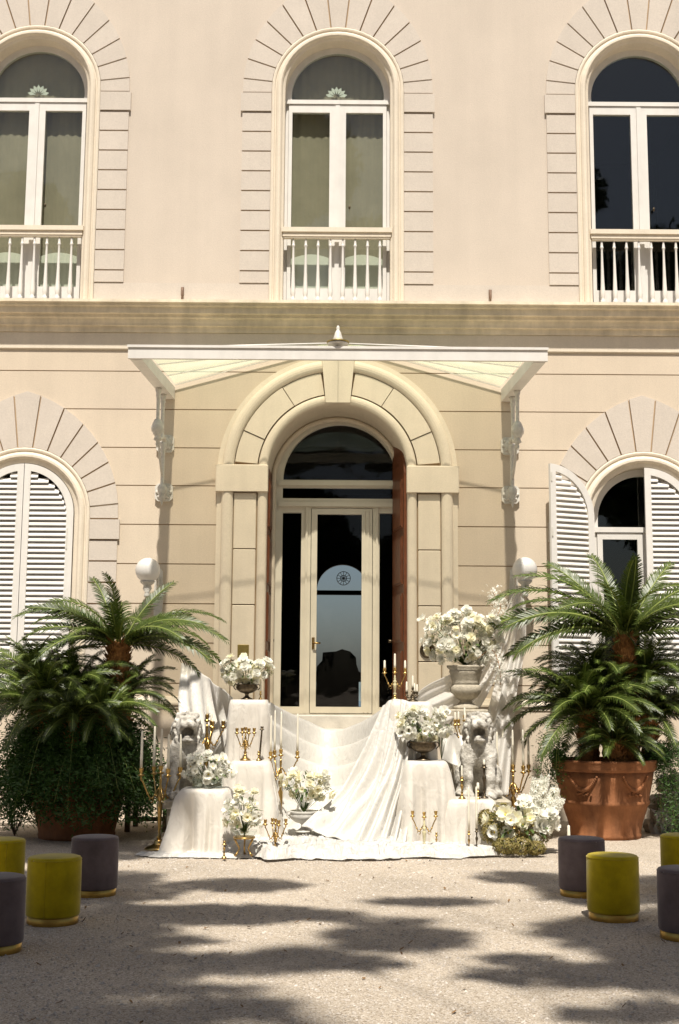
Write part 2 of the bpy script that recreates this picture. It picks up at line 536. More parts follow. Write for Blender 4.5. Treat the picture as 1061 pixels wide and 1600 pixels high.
# ------------------------------------------------------------------ villa
villa = tag(empty('villa'), 'cream stucco villa facade with arched windows and a tall arched portal', 'building')
WL, WR = -8.5, 8.5
UPX = (-4.325, -0.045, 4.235)
LOX = (-4.235, 4.125)
UZ, UR = 10.06, 0.75
LZ, LR = 3.97, 0.70
PZ, PR, PX0 = 4.56, 0.94, -0.012
U_OPEN = [(x, UZ, UR, 6.88) for x in UPX]
L_OPEN = [(LOX[0], LZ, LR, 1.62), (PX0, PZ, PR, 1.335), (LOX[1], LZ, LR, 1.62)]

def halfw(op, z):
    cx, zc, r, zb = op
    if z < zb - 1e-6: return 0.0
    if z <= zc: return r
    d = r*r - (z-zc)**2
    return math.sqrt(d) if d > 0 else 0.0

def wall_band(mb, z0, z1, ops, y0, y1, xl=WL, xr=WR, split=False):
    act = [o for o in ops if o[3] < z1 - 1e-6 and o[1] + o[2] > z0 + 1e-6]
    zs = {z0, z1}
    for o in act:
        for z in (o[3], o[1]):
            if z0 < z < z1: zs.add(z)
        for k in range(0, 25):
            z = o[1] + o[2]*math.sin(PI/2*k/24)
            if z0 < z < z1: zs.add(z)
    zs = sorted(zs)
    res = []
    for i in range(len(act)+1):
        b = mb if not split else MB()
        L_ = [(act[i-1][0] + halfw(act[i-1], z)) if i > 0 else xl for z in zs]
        R_ = [(act[i][0] - halfw(act[i], z)) if i < len(act) else xr for z in zs]
        n = len(zs)
        V = []
        for k in range(n):
            V += [(L_[k], y0, zs[k]), (R_[k], y0, zs[k]), (R_[k], y1, zs[k]), (L_[k], y1, zs[k])]
        fs = []
        for k in range(n-1):
            a, c = 4*k, 4*k+4
            fs.append((a, a+1, c+1, c))
            fs.append((a+2, a+3, c+3, c+2))
            wl_ = i > 0 and (halfw(act[i-1], zs[k]) > 0 and (halfw(act[i-1], zs[k+1]) > 0 or zs[k] >= act[i-1][1]))
            wr_ = i < len(act) and (halfw(act[i], zs[k]) > 0)
            if wl_ or i == 0: fs.append((a+3, a, c, c+3))
            if wr_ or i == len(act): fs.append((a+1, a+2, c+2, c+1))
        fs.append((0, 3, 2, 1))
        e = 4*(n-1)
        fs.append((e, e+1, e+2, e+3))
        b.add(V, fs)
        res.append(b)
    return res

# upper storey wall, one plain stucco face
b = MB(); wall_band(b, 6.70, 13.2, U_OPEN, 0.0, 0.38)
b.build('upper_wall', M['stucco_up'], villa)
# lower storey: joint backing and the stucco courses in front of it
b = MB(); wall_band(b, 1.50, 6.68, L_OPEN, 0.016, 0.40)
b.build('wall_backing', M['groove'], villa)
joints = [1.50, 1.73, 2.26, 2.78, 3.31, 3.84, 4.37, 4.89, 5.42, 5.95, 6.68]
for k in range(len(joints)-1):
    for c in wall_band(None, joints[k] + 0.007, joints[k+1] - 0.007, L_OPEN, 0.0, 0.014, split=True):
        c.build('wall_course', M['stucco_lo'], villa)
# plinth below, with its moulding
b = MB(); b.box(WL, PX0-PR, -0.06, 0.38, 0.0, 1.40); b.box(PX0+PR, WR, -0.06, 0.38, 0.0, 1.40)
b.build('plinth', M['stucco_lo'], villa)
def strip_profile(mb, prof, x0, x1):
    V = [(x0, y, z) for y, z in prof] + [(x1, y, z) for y, z in prof]
    n = len(prof)
    mb.add(V, [(i, i+n, i+n+1, i+1) for i in range(n-1)])
    mb.add([(x0, y, z) for y, z in prof], [tuple(range(n))]); mb.add([(x1, y, z) for y, z in prof], [tuple(range(n-1, -1, -1))])
b = MB()
for x0, x1 in ((WL, PX0-1.62), (PX0+1.62, WR)):
    strip_profile(b, [(0.01, 1.56), (-0.03, 1.555), (-0.04, 1.53), (-0.075, 1.51), (-0.095, 1.48), (-0.095, 1.455), (-0.07, 1.44), (-0.075, 1.41), (-0.065, 1.395), (0.01, 1.39)][::-1], x0, x1)
b.build('plinth_moulding', M['trim'], villa)
# the belt cornice between the storeys
b = MB()
strip_profile(b, [(0.01, 6.905), (-0.02, 6.90), (-0.31, 6.875), (-0.31, 6.835), (-0.275, 6.83), (-0.27, 6.80), (-0.225, 6.79), (-0.22, 6.71), (-0.165, 6.705),
                  (-0.165, 6.665), (-0.12, 6.655), (-0.10, 6.60), (-0.10, 6.57), (-0.055, 6.565), (-0.05, 6.49), (0.01, 6.485)][::-1], WL, WR)
b.build('cornice', M['cornice'], villa)
b = MB()
strip_profile(b, [(0.01, 6.484), (-0.028, 6.483), (-0.028, 6.262), (-0.012, 6.25), (0.01, 6.25)][::-1], WL, WR)
b.build('frieze', M['trim'], villa)
# low band over the cornice between the upper windows
xs = [WL] + [v for x in UPX for v in (x-0.935, x+0.935)] + [WR]
for i in range(0, len(xs), 2):
    b = MB(); b.box(xs[i], xs[i+1], -0.014, 0.005, 6.90, 7.20)
    b.build('base_band', M['block'], villa)

# ---- voussoirs and quoin blocks round the windows
def block_surround(cx, zc, ri, half, apex, zlow, pitch, first):
    c_ = (apex*apex - half*half) / (2*half); RR = half + c_
    def rout(a):
        a = abs(a)
        return -c_*math.sin(a) + math.sqrt(RR*RR - (c_*math.cos(a))**2)
    st = R(180/14)
    gp = 0.0105
    beds = []
    for k in range(-6, 7):
        a0, a1 = (k-0.5)*st, (k+0.5)*st
        if k == 0: sub = [a0, 0, a1]
        else: sub = [a0, (a0+a1)/2, a1]
        inner, outer = [], []
        for q, a in enumerate(sub):
            sg = (1, 0, -1)[q]
            ai = a + sg*gp/ri
            ro = rout(a); ao = a + sg*gp/ro
            ro = rout(ao)
            inner.append((cx + ri*math.sin(ai), zc + ri*math.cos(ai)))
            outer.append((cx + ro*math.sin(ao), zc + ro*math.cos(ao)))
        d = MB(); d.ext(inner + outer[::-1], -0.026, 0.005)
        d.build('voussoir', M['block'], villa)
        if k < 6:
            a, ro = a1, rout(a1)
            q = 0.02
            bd = MB(); beds.append(bd); bd.ext([(cx + ri*math.sin(a-q/ri), zc + ri*math.cos(a-q/ri)), (cx + (ro-0.01)*math.sin(a-q/ro), zc + (ro-0.01)*math.cos(a-q/ro)),
                     (cx + (ro-0.01)*math.sin(a+q/ro), zc + (ro-0.01)*math.cos(a+q/ro)), (cx + ri*math.sin(a+q/ri), zc + ri*math.cos(a+q/ri))], -0.003, 0.004)
    # blocks at the springing and down the jambs
    a6 = 6.5*st
    for sg in (-1, 1):
        zt_i = zc + ri*math.cos(a6) - gp; zt_o = zc + rout(a6)*math.cos(a6) - gp
        z = zc - first
        pts = [(cx+sg*ri, z+gp), (cx+sg*(half), z+gp), (cx+sg*rout(a6)*math.sin(a6), zt_o), (cx+sg*ri*math.sin(a6), zt_i)]
        if sg < 0: pts = pts[::-1]
        d = MB(); d.ext(pts, -0.026, 0.005); d.build('quoin_block', M['block'], villa)
        n = 0
        while z > zlow + 0.05:
            z2 = max(z - pitch, zlow)
            w = half if n else half + 0.025
            yo = -0.026 if n else -0.042
            bx0, bx1 = sorted((cx+sg*ri, cx+sg*(half-0.01))); bd = MB(); beds.append(bd); bd.box(bx0, bx1, -0.003, 0.004, z-0.02, z+0.02)
            if pitch > 0.28 or n: pass
            x0, x1 = sorted((cx+sg*ri, cx+sg*w))
            d = MB(); d.box(x0, x1, yo, 0.005, z2+gp, z-gp); d.build('quoin_block', M['block'], villa)
            z = z2; n += 1
    for bd in beds: bd.build('joint', M['groove'], villa)

def arch_sweep(mb, cx, zc, zb, prof, n=24, flip=False):
    """prof: (radius, y) pairs swept up the jambs and round the arch"""
    st = [('j', -1, zb), ('j', -1, zc)] + [('a', -PI/2 + PI*k/n, 0) for k in range(1, n)] + [('j', 1, zc), ('j', 1, zb)]
    rows = []
    for t, u, z in st:
        if t == 'j': rows.append([(cx + u*r, y, z) for r, y in prof])
        else: rows.append([(cx + r*math.sin(u), y, zc + r*math.cos(u)) for r, y in prof])
    if flip: rows = [r[::-1] for r in rows]
    m0 = len(mb.f)
    mb.grid(rows, smooth=False)

WPROF = [(0.0, 0.004), (0.0, -0.030), (-0.018, -0.040), (-0.038, -0.036), (-0.048, -0.022), (-0.062, -0.022), (-0.075, -0.045), (-0.10, -0.062),
         (-0.128, -0.062), (-0.145, -0.045), (-0.155, -0.022)]
for x in UPX:
    block_surround(x, UZ, 0.935, 1.34, 1.74, 7.20, 0.291, 0.06)
    b = MB(); arch_sweep(b, x, UZ, 6.90, [(0.93+r, y) for r, y in WPROF] + [(0.755, -0.01), (0.742, 0.0), (0.742, 0.22)])
    b.build('window_surround', M['trim'], villa)
for x in LOX:
    block_surround(x, LZ, 0.91, 1.285, 1.685, 1.62, 0.285, 0.06)
    b = MB(); arch_sweep(b, x, LZ, 1.60, [(0.905+r, y) for r, y in WPROF] + [(0.715, -0.01), (0.695, 0.0), (0.695, 0.24)])
    b.build('window_surround', M['trim'], villa)
    b = MB(); b.box(x-1.0, x+1.0, -0.14, 0.24, 1.565, 1.615); b.build('window_sill', M['trim'], villa)

def arc(cx, zc, r, a0, a1, n):
    return [(cx + r*math.sin(a0 + (a1-a0)*k/n), zc + r*math.cos(a0 + (a1-a0)*k/n)) for k in range(n+1)]

# ---- upper french windows with balustrades
def rosette(parent, cx, cz, y, r, half=True):
    d = MB()
    n = 7 if half else 12
    for k in range(n):
        a = (PI*(k+0.5)/n - PI/2) if half else 2*PI*k/n
        p = [(cx + 0.25*r*math.sin(a), cz + 0.25*r*math.cos(a))]
        wv = 0.16*r
        m_ = (cx + 0.7*r*math.sin(a), cz + 0.7*r*math.cos(a))
        t_ = (cx + r*math.sin(a), cz + r*math.cos(a))
        px, pz = math.cos(a)*wv, -math.sin(a)*wv
        d.ext([p[0], (m_[0]+px, m_[1]+pz), t_, (m_[0]-px, m_[1]-pz)], y, y+0.004)
    d.build('etched_rosette', M['etched'], parent)

for wi, x in enumerate(UPX):
    yf = 0.20
    f = MB()
    # arched outer frame with a fanlight hole and the casement holes
    outer = [(x-UR+0.004, 6.92), (x+UR-0.004, 6.92)] + arc(x, UZ, UR-0.004, PI/2, -PI/2, 28)
    fan = [(x+0.655, UZ-0.06)] + arc(x, UZ, 0.66, PI/2, -PI/2, 24) + [(x-0.655, UZ-0.06)]
    opn = [(x-0.70, 7.0), (x-0.70, 9.93), (x+0.70, 9.93), (x+0.70, 7.0)]
    f.ext(outer, yf, yf+0.07, [fan, opn])
    f.box(x-0.745, x+0.745, yf-0.045, yf-0.001, 9.925, 9.985)
    frame = f.build('window', M['white'], villa)
    for sg in (-1, 1):
        c = MB()
        a0, a1 = (x-0.695, x-0.012) if sg < 0 else (x+0.004, x+0.695)
        l, r_ = (a0+0.05, a1-0.10) if sg < 0 else (a0+0.115, a1-0.05)
        c.ext([(a0, 7.005), (a1, 7.005), (a1, 9.92), (a0, 9.92)], yf-0.03, yf+0.03, [[(l, 7.20), (l, 9.80), (r_, 9.80), (r_, 7.20)]])
        cas = c.build('casement', M['white'], frame)
        p = MB(); p.box(l-0.01, r_+0.01, yf-0.002, yf+0.004, 7.19, 9.81); p.build('pane', M['glass'], frame)
    c = MB(); c.box(x-0.03, x+0.03, yf-0.055, yf-0.031, 7.01, 9.90); c.build('cover_strip', M['white'], frame)
    c = MB(); c.ball((x+0.175, yf-0.05, 8.38), (0.016, 0.02, 0.03)); c.build('handle', M['bronze'], frame)
    p = MB(); p.ext(fan, yf+0.02, yf+0.026); p.build('fanlight_pane', M['glass'], frame)
    if wi < 2: rosette(frame, x-0.02, UZ+0.02, yf+0.06, 0.16)
    # balustrade
    ba = MB()
    ba.box(x-0.765, x+0.765, -0.05, 0.07, 7.945, 8.01); ba.box(x-0.75, x+0.75, -0.03, 0.05, 7.885, 7.945); ba.box(x-0.74, x+0.74, -0.02, 0.04, 7.862, 7.885)
    bal = ba.build('balustrade', M['trim'], villa)
    br_ = MB(); br_.box(x-0.765, x+0.765, -0.05, 0.07, 6.9055, 6.955); br_.build('bottom_rail', M['white'], bal)
    bm_ = MB()
    prof = [(0.030, 0), (0.034, 0.02), (0.034, 0.045), (0.022, 0.06), (0.026, 0.08), (0.034, 0.115), (0.034, 0.15), (0.028, 0.25), (0.022, 0.42), (0.017, 0.62),
            (0.0145, 0.76), (0.017, 0.785), (0.024, 0.80), (0.024, 0.815), (0.016, 0.825), (0.019, 0.845), (0.014, 0.875), (0.012, 0.907)]
    bm_.lathe(prof, 10)
    if wi == 0: BALM = bm_.mesh('baluster', M['white'])
    for k in range(8):
        inst('baluster', BALM, bal, (x - 0.60 + k*1.2/7, 0.01, 6.955))
    if wi < 2:
        bl_ = MB()
        rowsb = [[(x-0.72 + 1.44*i/60, 0.33 + 0.006*math.sin(i*1.3) + 0.004*math.sin(i*0.37+wi), zz_) for i in range(61)] for zz_ in (6.92, 8.4, 9.7, 10.79)]
        bl_.grid(rowsb); bl_.build('blind', M['blind'], frame)
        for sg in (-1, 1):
            hc = MB()  # white panel with curved top, painted in for the sunlit lower window
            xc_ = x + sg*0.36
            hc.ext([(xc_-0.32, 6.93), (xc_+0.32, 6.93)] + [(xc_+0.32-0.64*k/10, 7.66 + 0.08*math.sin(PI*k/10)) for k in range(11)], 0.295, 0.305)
            hc.build('sunlight_panel', M['sunpanel'], frame)
    # room behind
    rm = MB()
    x0, x1, y0, y1, z0, z1 = x-1.5, x+1.5, 0.39, (1.60 if wi < 2 else 5), 6.86, 11.2
    rm.add([(x0,y0,z0),(x1,y0,z0),(x1,y1,z0),(x0,y1,z0),(x0,y0,z1),(x1,y0,z1),(x1,y1,z1),(x0,y1,z1)],
           [(0,1,2,3),(7,6,5,4),(3,2,6,7),(0,3,7,4),(2,1,5,6)])
    rm.build('room_interior', M['olive'] if wi < 2 else M['dark'], villa)

# ---- lower windows with louvred shutters
def shutter(cx, z0, side, name_mtx=None, flip=False):
    """one arched louvred leaf; side -1 = left half, +1 = right half; built closed in the wall plane"""
    s = side
    r = 0.685
    x_in = 0.004
    def mirror(pts): return [(cx + s*px, pz) for px, pz in pts]
    out = [(x_in, z0), (r, z0), (r, LZ)] + [(r*math.cos(PI/2*k/18), LZ + r*math.sin(PI/2*k/18)) for k in range(1, 18)] + [(x_in, LZ + r)]
    ri = r - 0.095; xi = x_in + 0.085
    zt = LZ + math.sqrt(ri*ri - xi*xi)
    a_end = math.acos(xi/ri)
    def hole(zb, ztop, arched):
        if not arched: return [(xi, zb), (ri, zb), (ri, ztop), (xi, ztop)]
        return [(xi, zb), (ri, zb), (ri, LZ)] + [(ri*math.cos(a_end*k/14), LZ + ri*math.sin(a_end*k/14)) for k in range(1, 15)]
    h2 = hole(z0+0.16, zt, True)
    o = mirror(out); hs = [mirror(h2)]
    fr = MB(); fr.ext(o, -0.024, 0.02, hs, mtx=name_mtx)
    fo = fr.build('shutter', M['white'], villa)
    def slats(zb, ztop):
        z = zb + 0.035
        while z < ztop - 0.02:
            zz = z + 0.03
            w = ri if zz <= LZ else math.sqrt(max(0, ri*ri - (zz-LZ)**2))
            if w - xi > 0.04:
                d = MB()
                x0, x1 = xi + 0.002, w - 0.002
                P = [(x0, -0.020, z-0.036), (x1, -0.020, z-0.036), (x1, 0.014, z+0.026), (x0, 0.014, z+0.026),
                     (x0, -0.020, z-0.020), (x1, -0.020, z-0.020), (x1, 0.018, z+0.034), (x0, 0.018, z+0.034)]
                P = [Vector((cx + s*p[0], -p[1]-0.003 if flip else p[1], p[2])) for p in P]
                if name_mtx is not None: P = [name_mtx @ p for p in P]
                fs = [(0,3,2,1),(4,5,6,7),(0,1,5,4),(1,2,6,5),(2,3,7,6),(3,0,4,7)]
                if (s < 0) != flip: fs = [f_[::-1] for f_ in fs]
                d.add(P, fs); d.build('slat', M['white'], fo)
            z += 0.072
    slats(z0+0.16, zt)
    return fo
shutter(LOX[0], 1.64, -1); sh = shutter(LOX[0], 1.64, 1)
hg = MB()
for z in (3.5, 2.2): hg.box(LOX[0]+0.60, LOX[0]+0.615, -0.035, -0.025, z, z+0.28)
hg.build('hinge_bar', M['iron'], sh)
shutter(LOX[1], 1.64, 1)
hx = LOX[1] - 0.69
# the open leaf: turned about its hinge at the left jamb
HM = Matrix.Translation((hx, -0.02, 0)) @ Matrix.Rotation(R(-157), 4, 'Z') @ Matrix.Translation((-hx, 0, 0))
osh = shutter(LOX[1], 1.64, -1, HM, True)
hg = MB()
for z in (4.42, 3.68, 2.0): hg.box(LOX[1]-0.03, LOX[1]-0.01, 0.021, 0.03, z, z+0.12, mtx=HM)
hg.build('shutter_catch', M['iron'], osh)
x = LOX[1]; yf = 0.17
f = MB()
outer = [(x-0.69, 1.62), (x+0.69, 1.62)] + arc(x, LZ, 0.69, PI/2, -PI/2, 26)
fan = [(x+0.60, LZ-0.10)] + arc(x, LZ, 0.60, PI/2, -PI/2, 22) + [(x-0.60, LZ-0.10)]
f.ext(outer, yf, yf+0.07, [fan, [(x-0.62, 1.7), (x-0.62, 3.80), (x+0.62, 3.80), (x+0.62, 1.7)]])
f.box(x-0.68, x+0.68, yf-0.035, yf-0.001, 3.795, 3.865)
wfr = f.build('window', M['white'], villa)
for sg in (-1, 1):
    a0, a1 = (x-0.615, x-0.004) if sg < 0 else (x+0.004, x+0.615)
    c = MB(); l, r_ = a0+0.07, a1-0.07
    c.ext([(a0, 1.705), (a1, 1.705), (a1, 3.79), (a0, 3.79)], yf-0.02, yf+0.03, [[(l, 1.85), (l, 3.70), (r_, 3.70), (r_, 1.85)]])
    c.build('casement', M['white'], wfr)
    p = MB(); p.box(l-0.01, r_+0.01, yf, yf+0.006, 1.84, 3.71); p.build('pane', M['glass'], wfr)
p = MB(); p.ext(fan, yf+0.02, yf+0.026); p.build('fanlight_pane', M['glass'], wfr)
for x in LOX:
    rm = MB()
    x0, x1, y0, y1, z0, z1 = x-1.5, x+1.5, 0.41, 5, 1.35, 6
    rm.add([(x0,y0,z0),(x1,y0,z0),(x1,y1,z0),(x0,y1,z0),(x0,y0,z1),(x1,y0,z1),(x1,y1,z1),(x0,y1,z1)], [(0,1,2,3),(7,6,5,4),(3,2,6,7),(0,3,7,4),(2,1,5,6)])
    rm.build('room_interior', M['dark'] if x > 0 else M['olive'], villa)

# ---- the portal
ZB = 1.30
def torus_prof(r0, r1, ybase, yout, n=8):
    c = (r0+r1)/2; h = (r1-r0)/2
    return [(c + h*math.cos(PI*k/n), ybase - yout*math.sin(PI*k/n)) for k in range(n+1)]
b = MB(); arch_sweep(b, PX0, PZ, ZB, [(1.62, 0.004), (1.62, -0.025), (1.56, -0.03), (1.56, -0.04)] + torus_prof(1.395, 1.555, -0.04, 0.06), 40)
b.build('outer_roll_moulding', M['trim'], villa)
for fo_ in range(len(b.f)): pass
b = MB(); arch_sweep(b, PX0, PZ, ZB, torus_prof(0.942, 1.07, -0.035, 0.045) , 40)
b.build('inner_roll_moulding', M['trim'], villa)
b = MB(); arch_sweep(b, PX0, PZ, ZB, [(1.40, -0.012), (1.07, -0.012)], 40)
b.build('portal_backing', M['groove'], villa)
# ring stones
def ring_stone(a0, a1, r0=1.085, r1=1.385, y=-0.055, panel=True):
    n = 8
    g_ = 0.006
    d = MB()
    d.ext(arc(PX0, PZ, r0, a0 + g_/r0, a1 - g_/r0, n) + arc(PX0, PZ, r1, a1 - g_/r1, a0 + g_/r1, n), y, -0.008)
    d.build('ring_stone', M['trim'], villa)
key = R(9.5)
ed = [key, R(33), R(66), R(84.5)]
for i in range(3):
    ring_stone(ed[i], ed[i+1], y=-0.055 - 0.012*(i % 2)); ring_stone(-ed[i+1], -ed[i], y=-0.055 - 0.012*(i % 2))
d = MB()
d.ext([(PX0-0.165, PZ+0.945), (PX0+0.165, PZ+0.945), (PX0+0.225, PZ+1.60), (PX0-0.225, PZ+1.60)], -0.125, 0.0)
d.build('keystone', M['trim'], villa)
# impost blocks and pilaster stones
for sg in (-1, 1):
    x0, x1 = sorted((PX0 + sg*0.93, PX0 + sg*1.635))
    d = MB(); d.cbox(x0, x1, -0.112, 0.0, 4.285, 4.648, 0.012); d.build('impost_block', M['trim'], villa)
    zz = [4.278, 3.515, 2.77, 2.035, 1.33]
    x0, x1 = sorted((PX0 + sg*1.085, PX0 + sg*1.385))
    for k in range(4):
        d = MB(); d.cbox(x0, x1, -0.055, -0.008, zz[k+1]+0.008, zz[k]-0.008, 0.008); d.build('pilaster_stone', M['trim'], villa)
# deep reveal
b = MB(); arch_sweep(b, PX0, PZ, 1.33, [(0.943, -0.034), (0.938, 0.0), (0.938, 0.86)], 40); b.build('portal_reveal', M['trim'], villa)
b = MB(); arch_sweep(b, PX0, PZ, 1.33, torus_prof(0.86, 0.936, 0.74, 0.05), 40); b.build('soffit_moulding', M['trim'], villa)
# glazed screen at the back of the recess
yd = 0.80
f = MB()
outer = [(PX0-0.935, 1.335), (PX0+0.935, 1.335)] + arc(PX0, PZ, 0.935, PI/2, -PI/2, 36)
DX = 0.02
lun = [(DX+0.80, 4.60)] + arc(DX, 4.60, 0.80, PI/2, -PI/2, 30)[1:-1] + [(DX-0.80, 4.60)]
stp = [(DX-0.805, 4.335), (DX-0.805, 4.485), (DX+0.805, 4.485), (DX+0.805, 4.335)]
sl = [(DX-0.80, 1.43), (DX-0.80, 4.13), (DX-0.535, 4.13), (DX-0.535, 1.43)]
sr = [(2*DX-p[0], p[1]) for p in sl]
dr = [(DX-0.385, 1.335+0.0005), (DX-0.385, 4.19), (DX+0.455, 4.19), (DX+0.455, 1.3355)]
dr = [(DX-0.40, 1.34), (DX-0.40, 4.20), (DX+0.47, 4.20), (DX+0.47, 1.34)]
sr = [(DX+0.565, 1.43), (DX+0.565, 4.13), (DX+0.83, 4.13), (DX+0.83, 1.43)]
f.ext(outer, yd, yd+0.08, [lun, stp, sl, sr, dr])
f.box(DX-0.86, DX+0.86, yd-0.04, yd-0.001, 4.515, 4.575)
f.box(DX-0.86, DX+0.86, yd-0.05, yd-0.001, 4.215, 4.275)
f.box(DX-0.475, DX-0.445, yd-0.03, yd-0.001, 1.34, 4.214); f.box(DX+0.515, DX+0.545, yd-0.03, yd-0.001, 1.34, 4.214)
screen = f.build('glazed_screen', M['doorwhite'], villa)
for nm, pl in (('lunette_pane', lun), ('transom_pane', stp), ('side_pane', sl), ('side_pane', sr)):
    p = MB(); p.ext(pl, yd+0.04, yd+0.046); p.build(nm, M['doorglass'], screen)
c = MB()
c.ext([(DX-0.392, 1.345), (DX+0.462, 1.345), (DX+0.462, 4.19), (DX-0.392, 4.19)], yd-0.012, yd+0.06, [[(DX-0.31, 1.43), (DX-0.31, 4.11), (DX+0.315, 4.11), (DX+0.315, 1.43)]])
c.box(DX+0.345, DX+0.36, yd-0.03, yd-0.0125, 1.36, 4.18); c.box(DX+0.40, DX+0.415, yd-0.03, yd-0.0125, 1.36, 4.18)
leaf = c.build('door', M['doorwhite'], villa)
p = MB(); p.box(DX-0.32, DX+0.325, yd+0.02, yd+0.026, 1.42, 4.12); p.build('pane', M['doorglass'], leaf)
hd = MB(); hd.tube([(DX-0.35, yd-0.02, 2.30), (DX-0.35, yd-0.07, 2.30), (DX-0.25, yd-0.075, 2.30)], 0.012, 8); hd.box(DX-0.372, DX-0.332, yd-0.022, yd-0.0125, 2.22, 2.38)
hd.build('handle', M['brass'], leaf)
# outer timber leaves folded into the recess
def timber_leaf(sg, ang):
    w = 0.78
    r = 0.925
    top = [(w - w*k/10, PZ + math.sqrt(max(0, r*r - (r - (w - w*k/10))**2))) for k in range(11)]
    poly = [(0, 1.345), (w, 1.345)] + top
    hx_ = PX0 + (0.93 if sg > 0 else -0.9645)
    mt = Matrix.Translation((hx_, 0.015, 0)) @ Matrix.Rotation(PI/2 + sg*ang, 4, 'Z')
    d = MB(); d.ext(poly, -0.03, 0.03, mtx=mt)
    lf = d.build('timber_door_leaf', M['wood'], villa)
    zs = [1.48, 2.18, 2.30, 2.95, 3.07, 3.72, 3.84, 4.5]
    for k in range(0, 8, 2):
        for yy in (0.03,) if sg > 0 else (-0.046,):
            for q, (m0, m1, t) in enumerate(((0.09, 0.70, 0.016), (0.13, 0.66, 0.024))):
                y0_, y1_ = (0.0305, 0.03+t) if sg > 0 else (-0.03-t, -0.0305)
                d = MB(); d.box(m0, m1, y0_, y1_, zs[k]+0.03*q, zs[k+1]-0.03*q, mtx=mt)
                d.build('door_panel', M['wood'], lf)
    kb = MB()
    yk = 0.03 if sg > 0 else -0.03
    kb.tube([mt @ Vector((0.72, yk, 2.33)), mt @ Vector((0.72, yk + (0.07 if sg > 0 else -0.07), 2.33))], [0.015, 0.028], 8)
    kb.build('knob', M['bronze'], lf)
timber_leaf(1, R(9.0)); timber_leaf(-1, R(0.3))

# ---- the hall behind the door, with its far window to the sea
YB = 11.0
hl = MB()
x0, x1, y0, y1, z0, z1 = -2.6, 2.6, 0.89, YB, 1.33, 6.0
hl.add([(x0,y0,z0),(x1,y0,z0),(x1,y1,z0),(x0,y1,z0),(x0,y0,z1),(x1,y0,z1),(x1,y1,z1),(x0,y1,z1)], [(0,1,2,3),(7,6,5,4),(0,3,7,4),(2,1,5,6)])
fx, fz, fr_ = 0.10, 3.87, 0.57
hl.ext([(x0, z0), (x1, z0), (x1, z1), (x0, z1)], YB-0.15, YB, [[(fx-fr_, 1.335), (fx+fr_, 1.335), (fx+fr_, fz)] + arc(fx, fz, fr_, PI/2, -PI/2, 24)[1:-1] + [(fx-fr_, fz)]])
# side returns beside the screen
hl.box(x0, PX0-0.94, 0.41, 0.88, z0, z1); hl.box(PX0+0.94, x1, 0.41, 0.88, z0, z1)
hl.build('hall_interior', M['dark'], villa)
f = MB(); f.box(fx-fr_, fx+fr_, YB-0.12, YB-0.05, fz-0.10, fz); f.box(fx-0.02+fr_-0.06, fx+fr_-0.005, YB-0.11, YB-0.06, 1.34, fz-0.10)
fw = f.build('hall_window_bar', M['dark'], villa)
d = MB()
rc, rr_ = (fx+0.02, fz+0.27), 0.15
for rad in (rr_, rr_*0.45):
    ring = [(rc[0] + rad*math.cos(2*PI*k/20), YB-0.08, rc[1] + rad*math.sin(2*PI*k/20)) for k in range(21)]
    d.tube(ring, 0.008, 5)
for k in range(6):
    a = PI*k/6
    d.tube([(rc[0]-rr_*math.cos(a), YB-0.08, rc[1]-rr_*math.sin(a)), (rc[0]+rr_*math.cos(a), YB-0.08, rc[1]+rr_*math.sin(a))], 0.006, 5)
d.build('wheel_rosette', M['etched'], fw)
# armchair in the hall, a dark silhouette against the far window
ch = tag(empty('armchair', (0.0, 5.0, 1.33)), 'dark high backed armchair standing inside behind the glass door', 'chair')
d = MB()
d.ext([(-0.37, 0.02), (0.37, 0.02), (0.37, 0.66), (0.33, 0.78), (0.32, 0.90), (0.22, 1.0), (0.08, 1.04), (-0.02, 1.0), (-0.25, 0.98), (-0.26, 0.84), (-0.35, 0.74)], -0.07, 0.07)
d.local('backrest', M['darkwood'], ch)
d = MB(); d.cbox(-0.36, 0.36, 0.07, 0.68, 0.30, 0.48, 0.03); d.local('seat', M['darkwood'], ch)
for sg in (-1, 1):
    d = MB(); d.cbox(sg*0.36-0.05, sg*0.36+0.05, 0.072, 0.66, 0.49, 0.66, 0.02); d.local('armrest', M['darkwood'], ch)
    for yy in (0.0, 0.6):
        d = MB(); d.lathe([(0.03, 0), (0.04, 0.15), (0.035, 0.30)], 8, (sg*0.31, yy, 0)); d.local('leg', M['darkwood'], ch)

# ---- iron hooks, plaque, bell plate
for px, py in ((285, 460), (766, 464)):
    p = at(px, py, -0.03)
    h = tag(empty('wall_hook', p), 'rusty iron hook on upper wall left of the centre window' if px < 500 else 'rusty iron hook on upper wall right of the centre window', 'hook')
    d = MB(); d.tube([(0, 0.02, -0.10), (0, -0.02, -0.10), (0, -0.03, 0.02), (0, 0.0, 0.10)], 0.012, 6); d.local('rod', M['rust'], h)
    d = MB(); d.box(-0.02, 0.02, -0.012, 0.02, -0.02, 0.10); d.local('plate', M['rust'], h)
p = at(380, 1018, -0.06)
o = MB(); o.cbox(p.x-0.075, p.x+0.075, -0.07, -0.0545, p.z-0.09, p.z+0.09, 0.004)
pl = tag(o.build('brass_plaque', M['brassplate'], origin=p), 'small square brass plaque on the left portal stone', 'plaque'); pl.location = p
p = at(668, 1016, -0.06)
bell = tag(empty('doorbell', p), 'round bronze doorbell on the right portal stone', 'doorbell')
mt = Matrix.Rotation(PI/2, 4, 'X')
d = MB(); d.lathe([(0.100, -0.006), (0.103, 0.012), (0.085, 0.026), (0.075, 0.014), (0.045, 0.010), (0.045, 0.0)], 28, mtx=mt); d.local('rim', M['bronze'], bell)
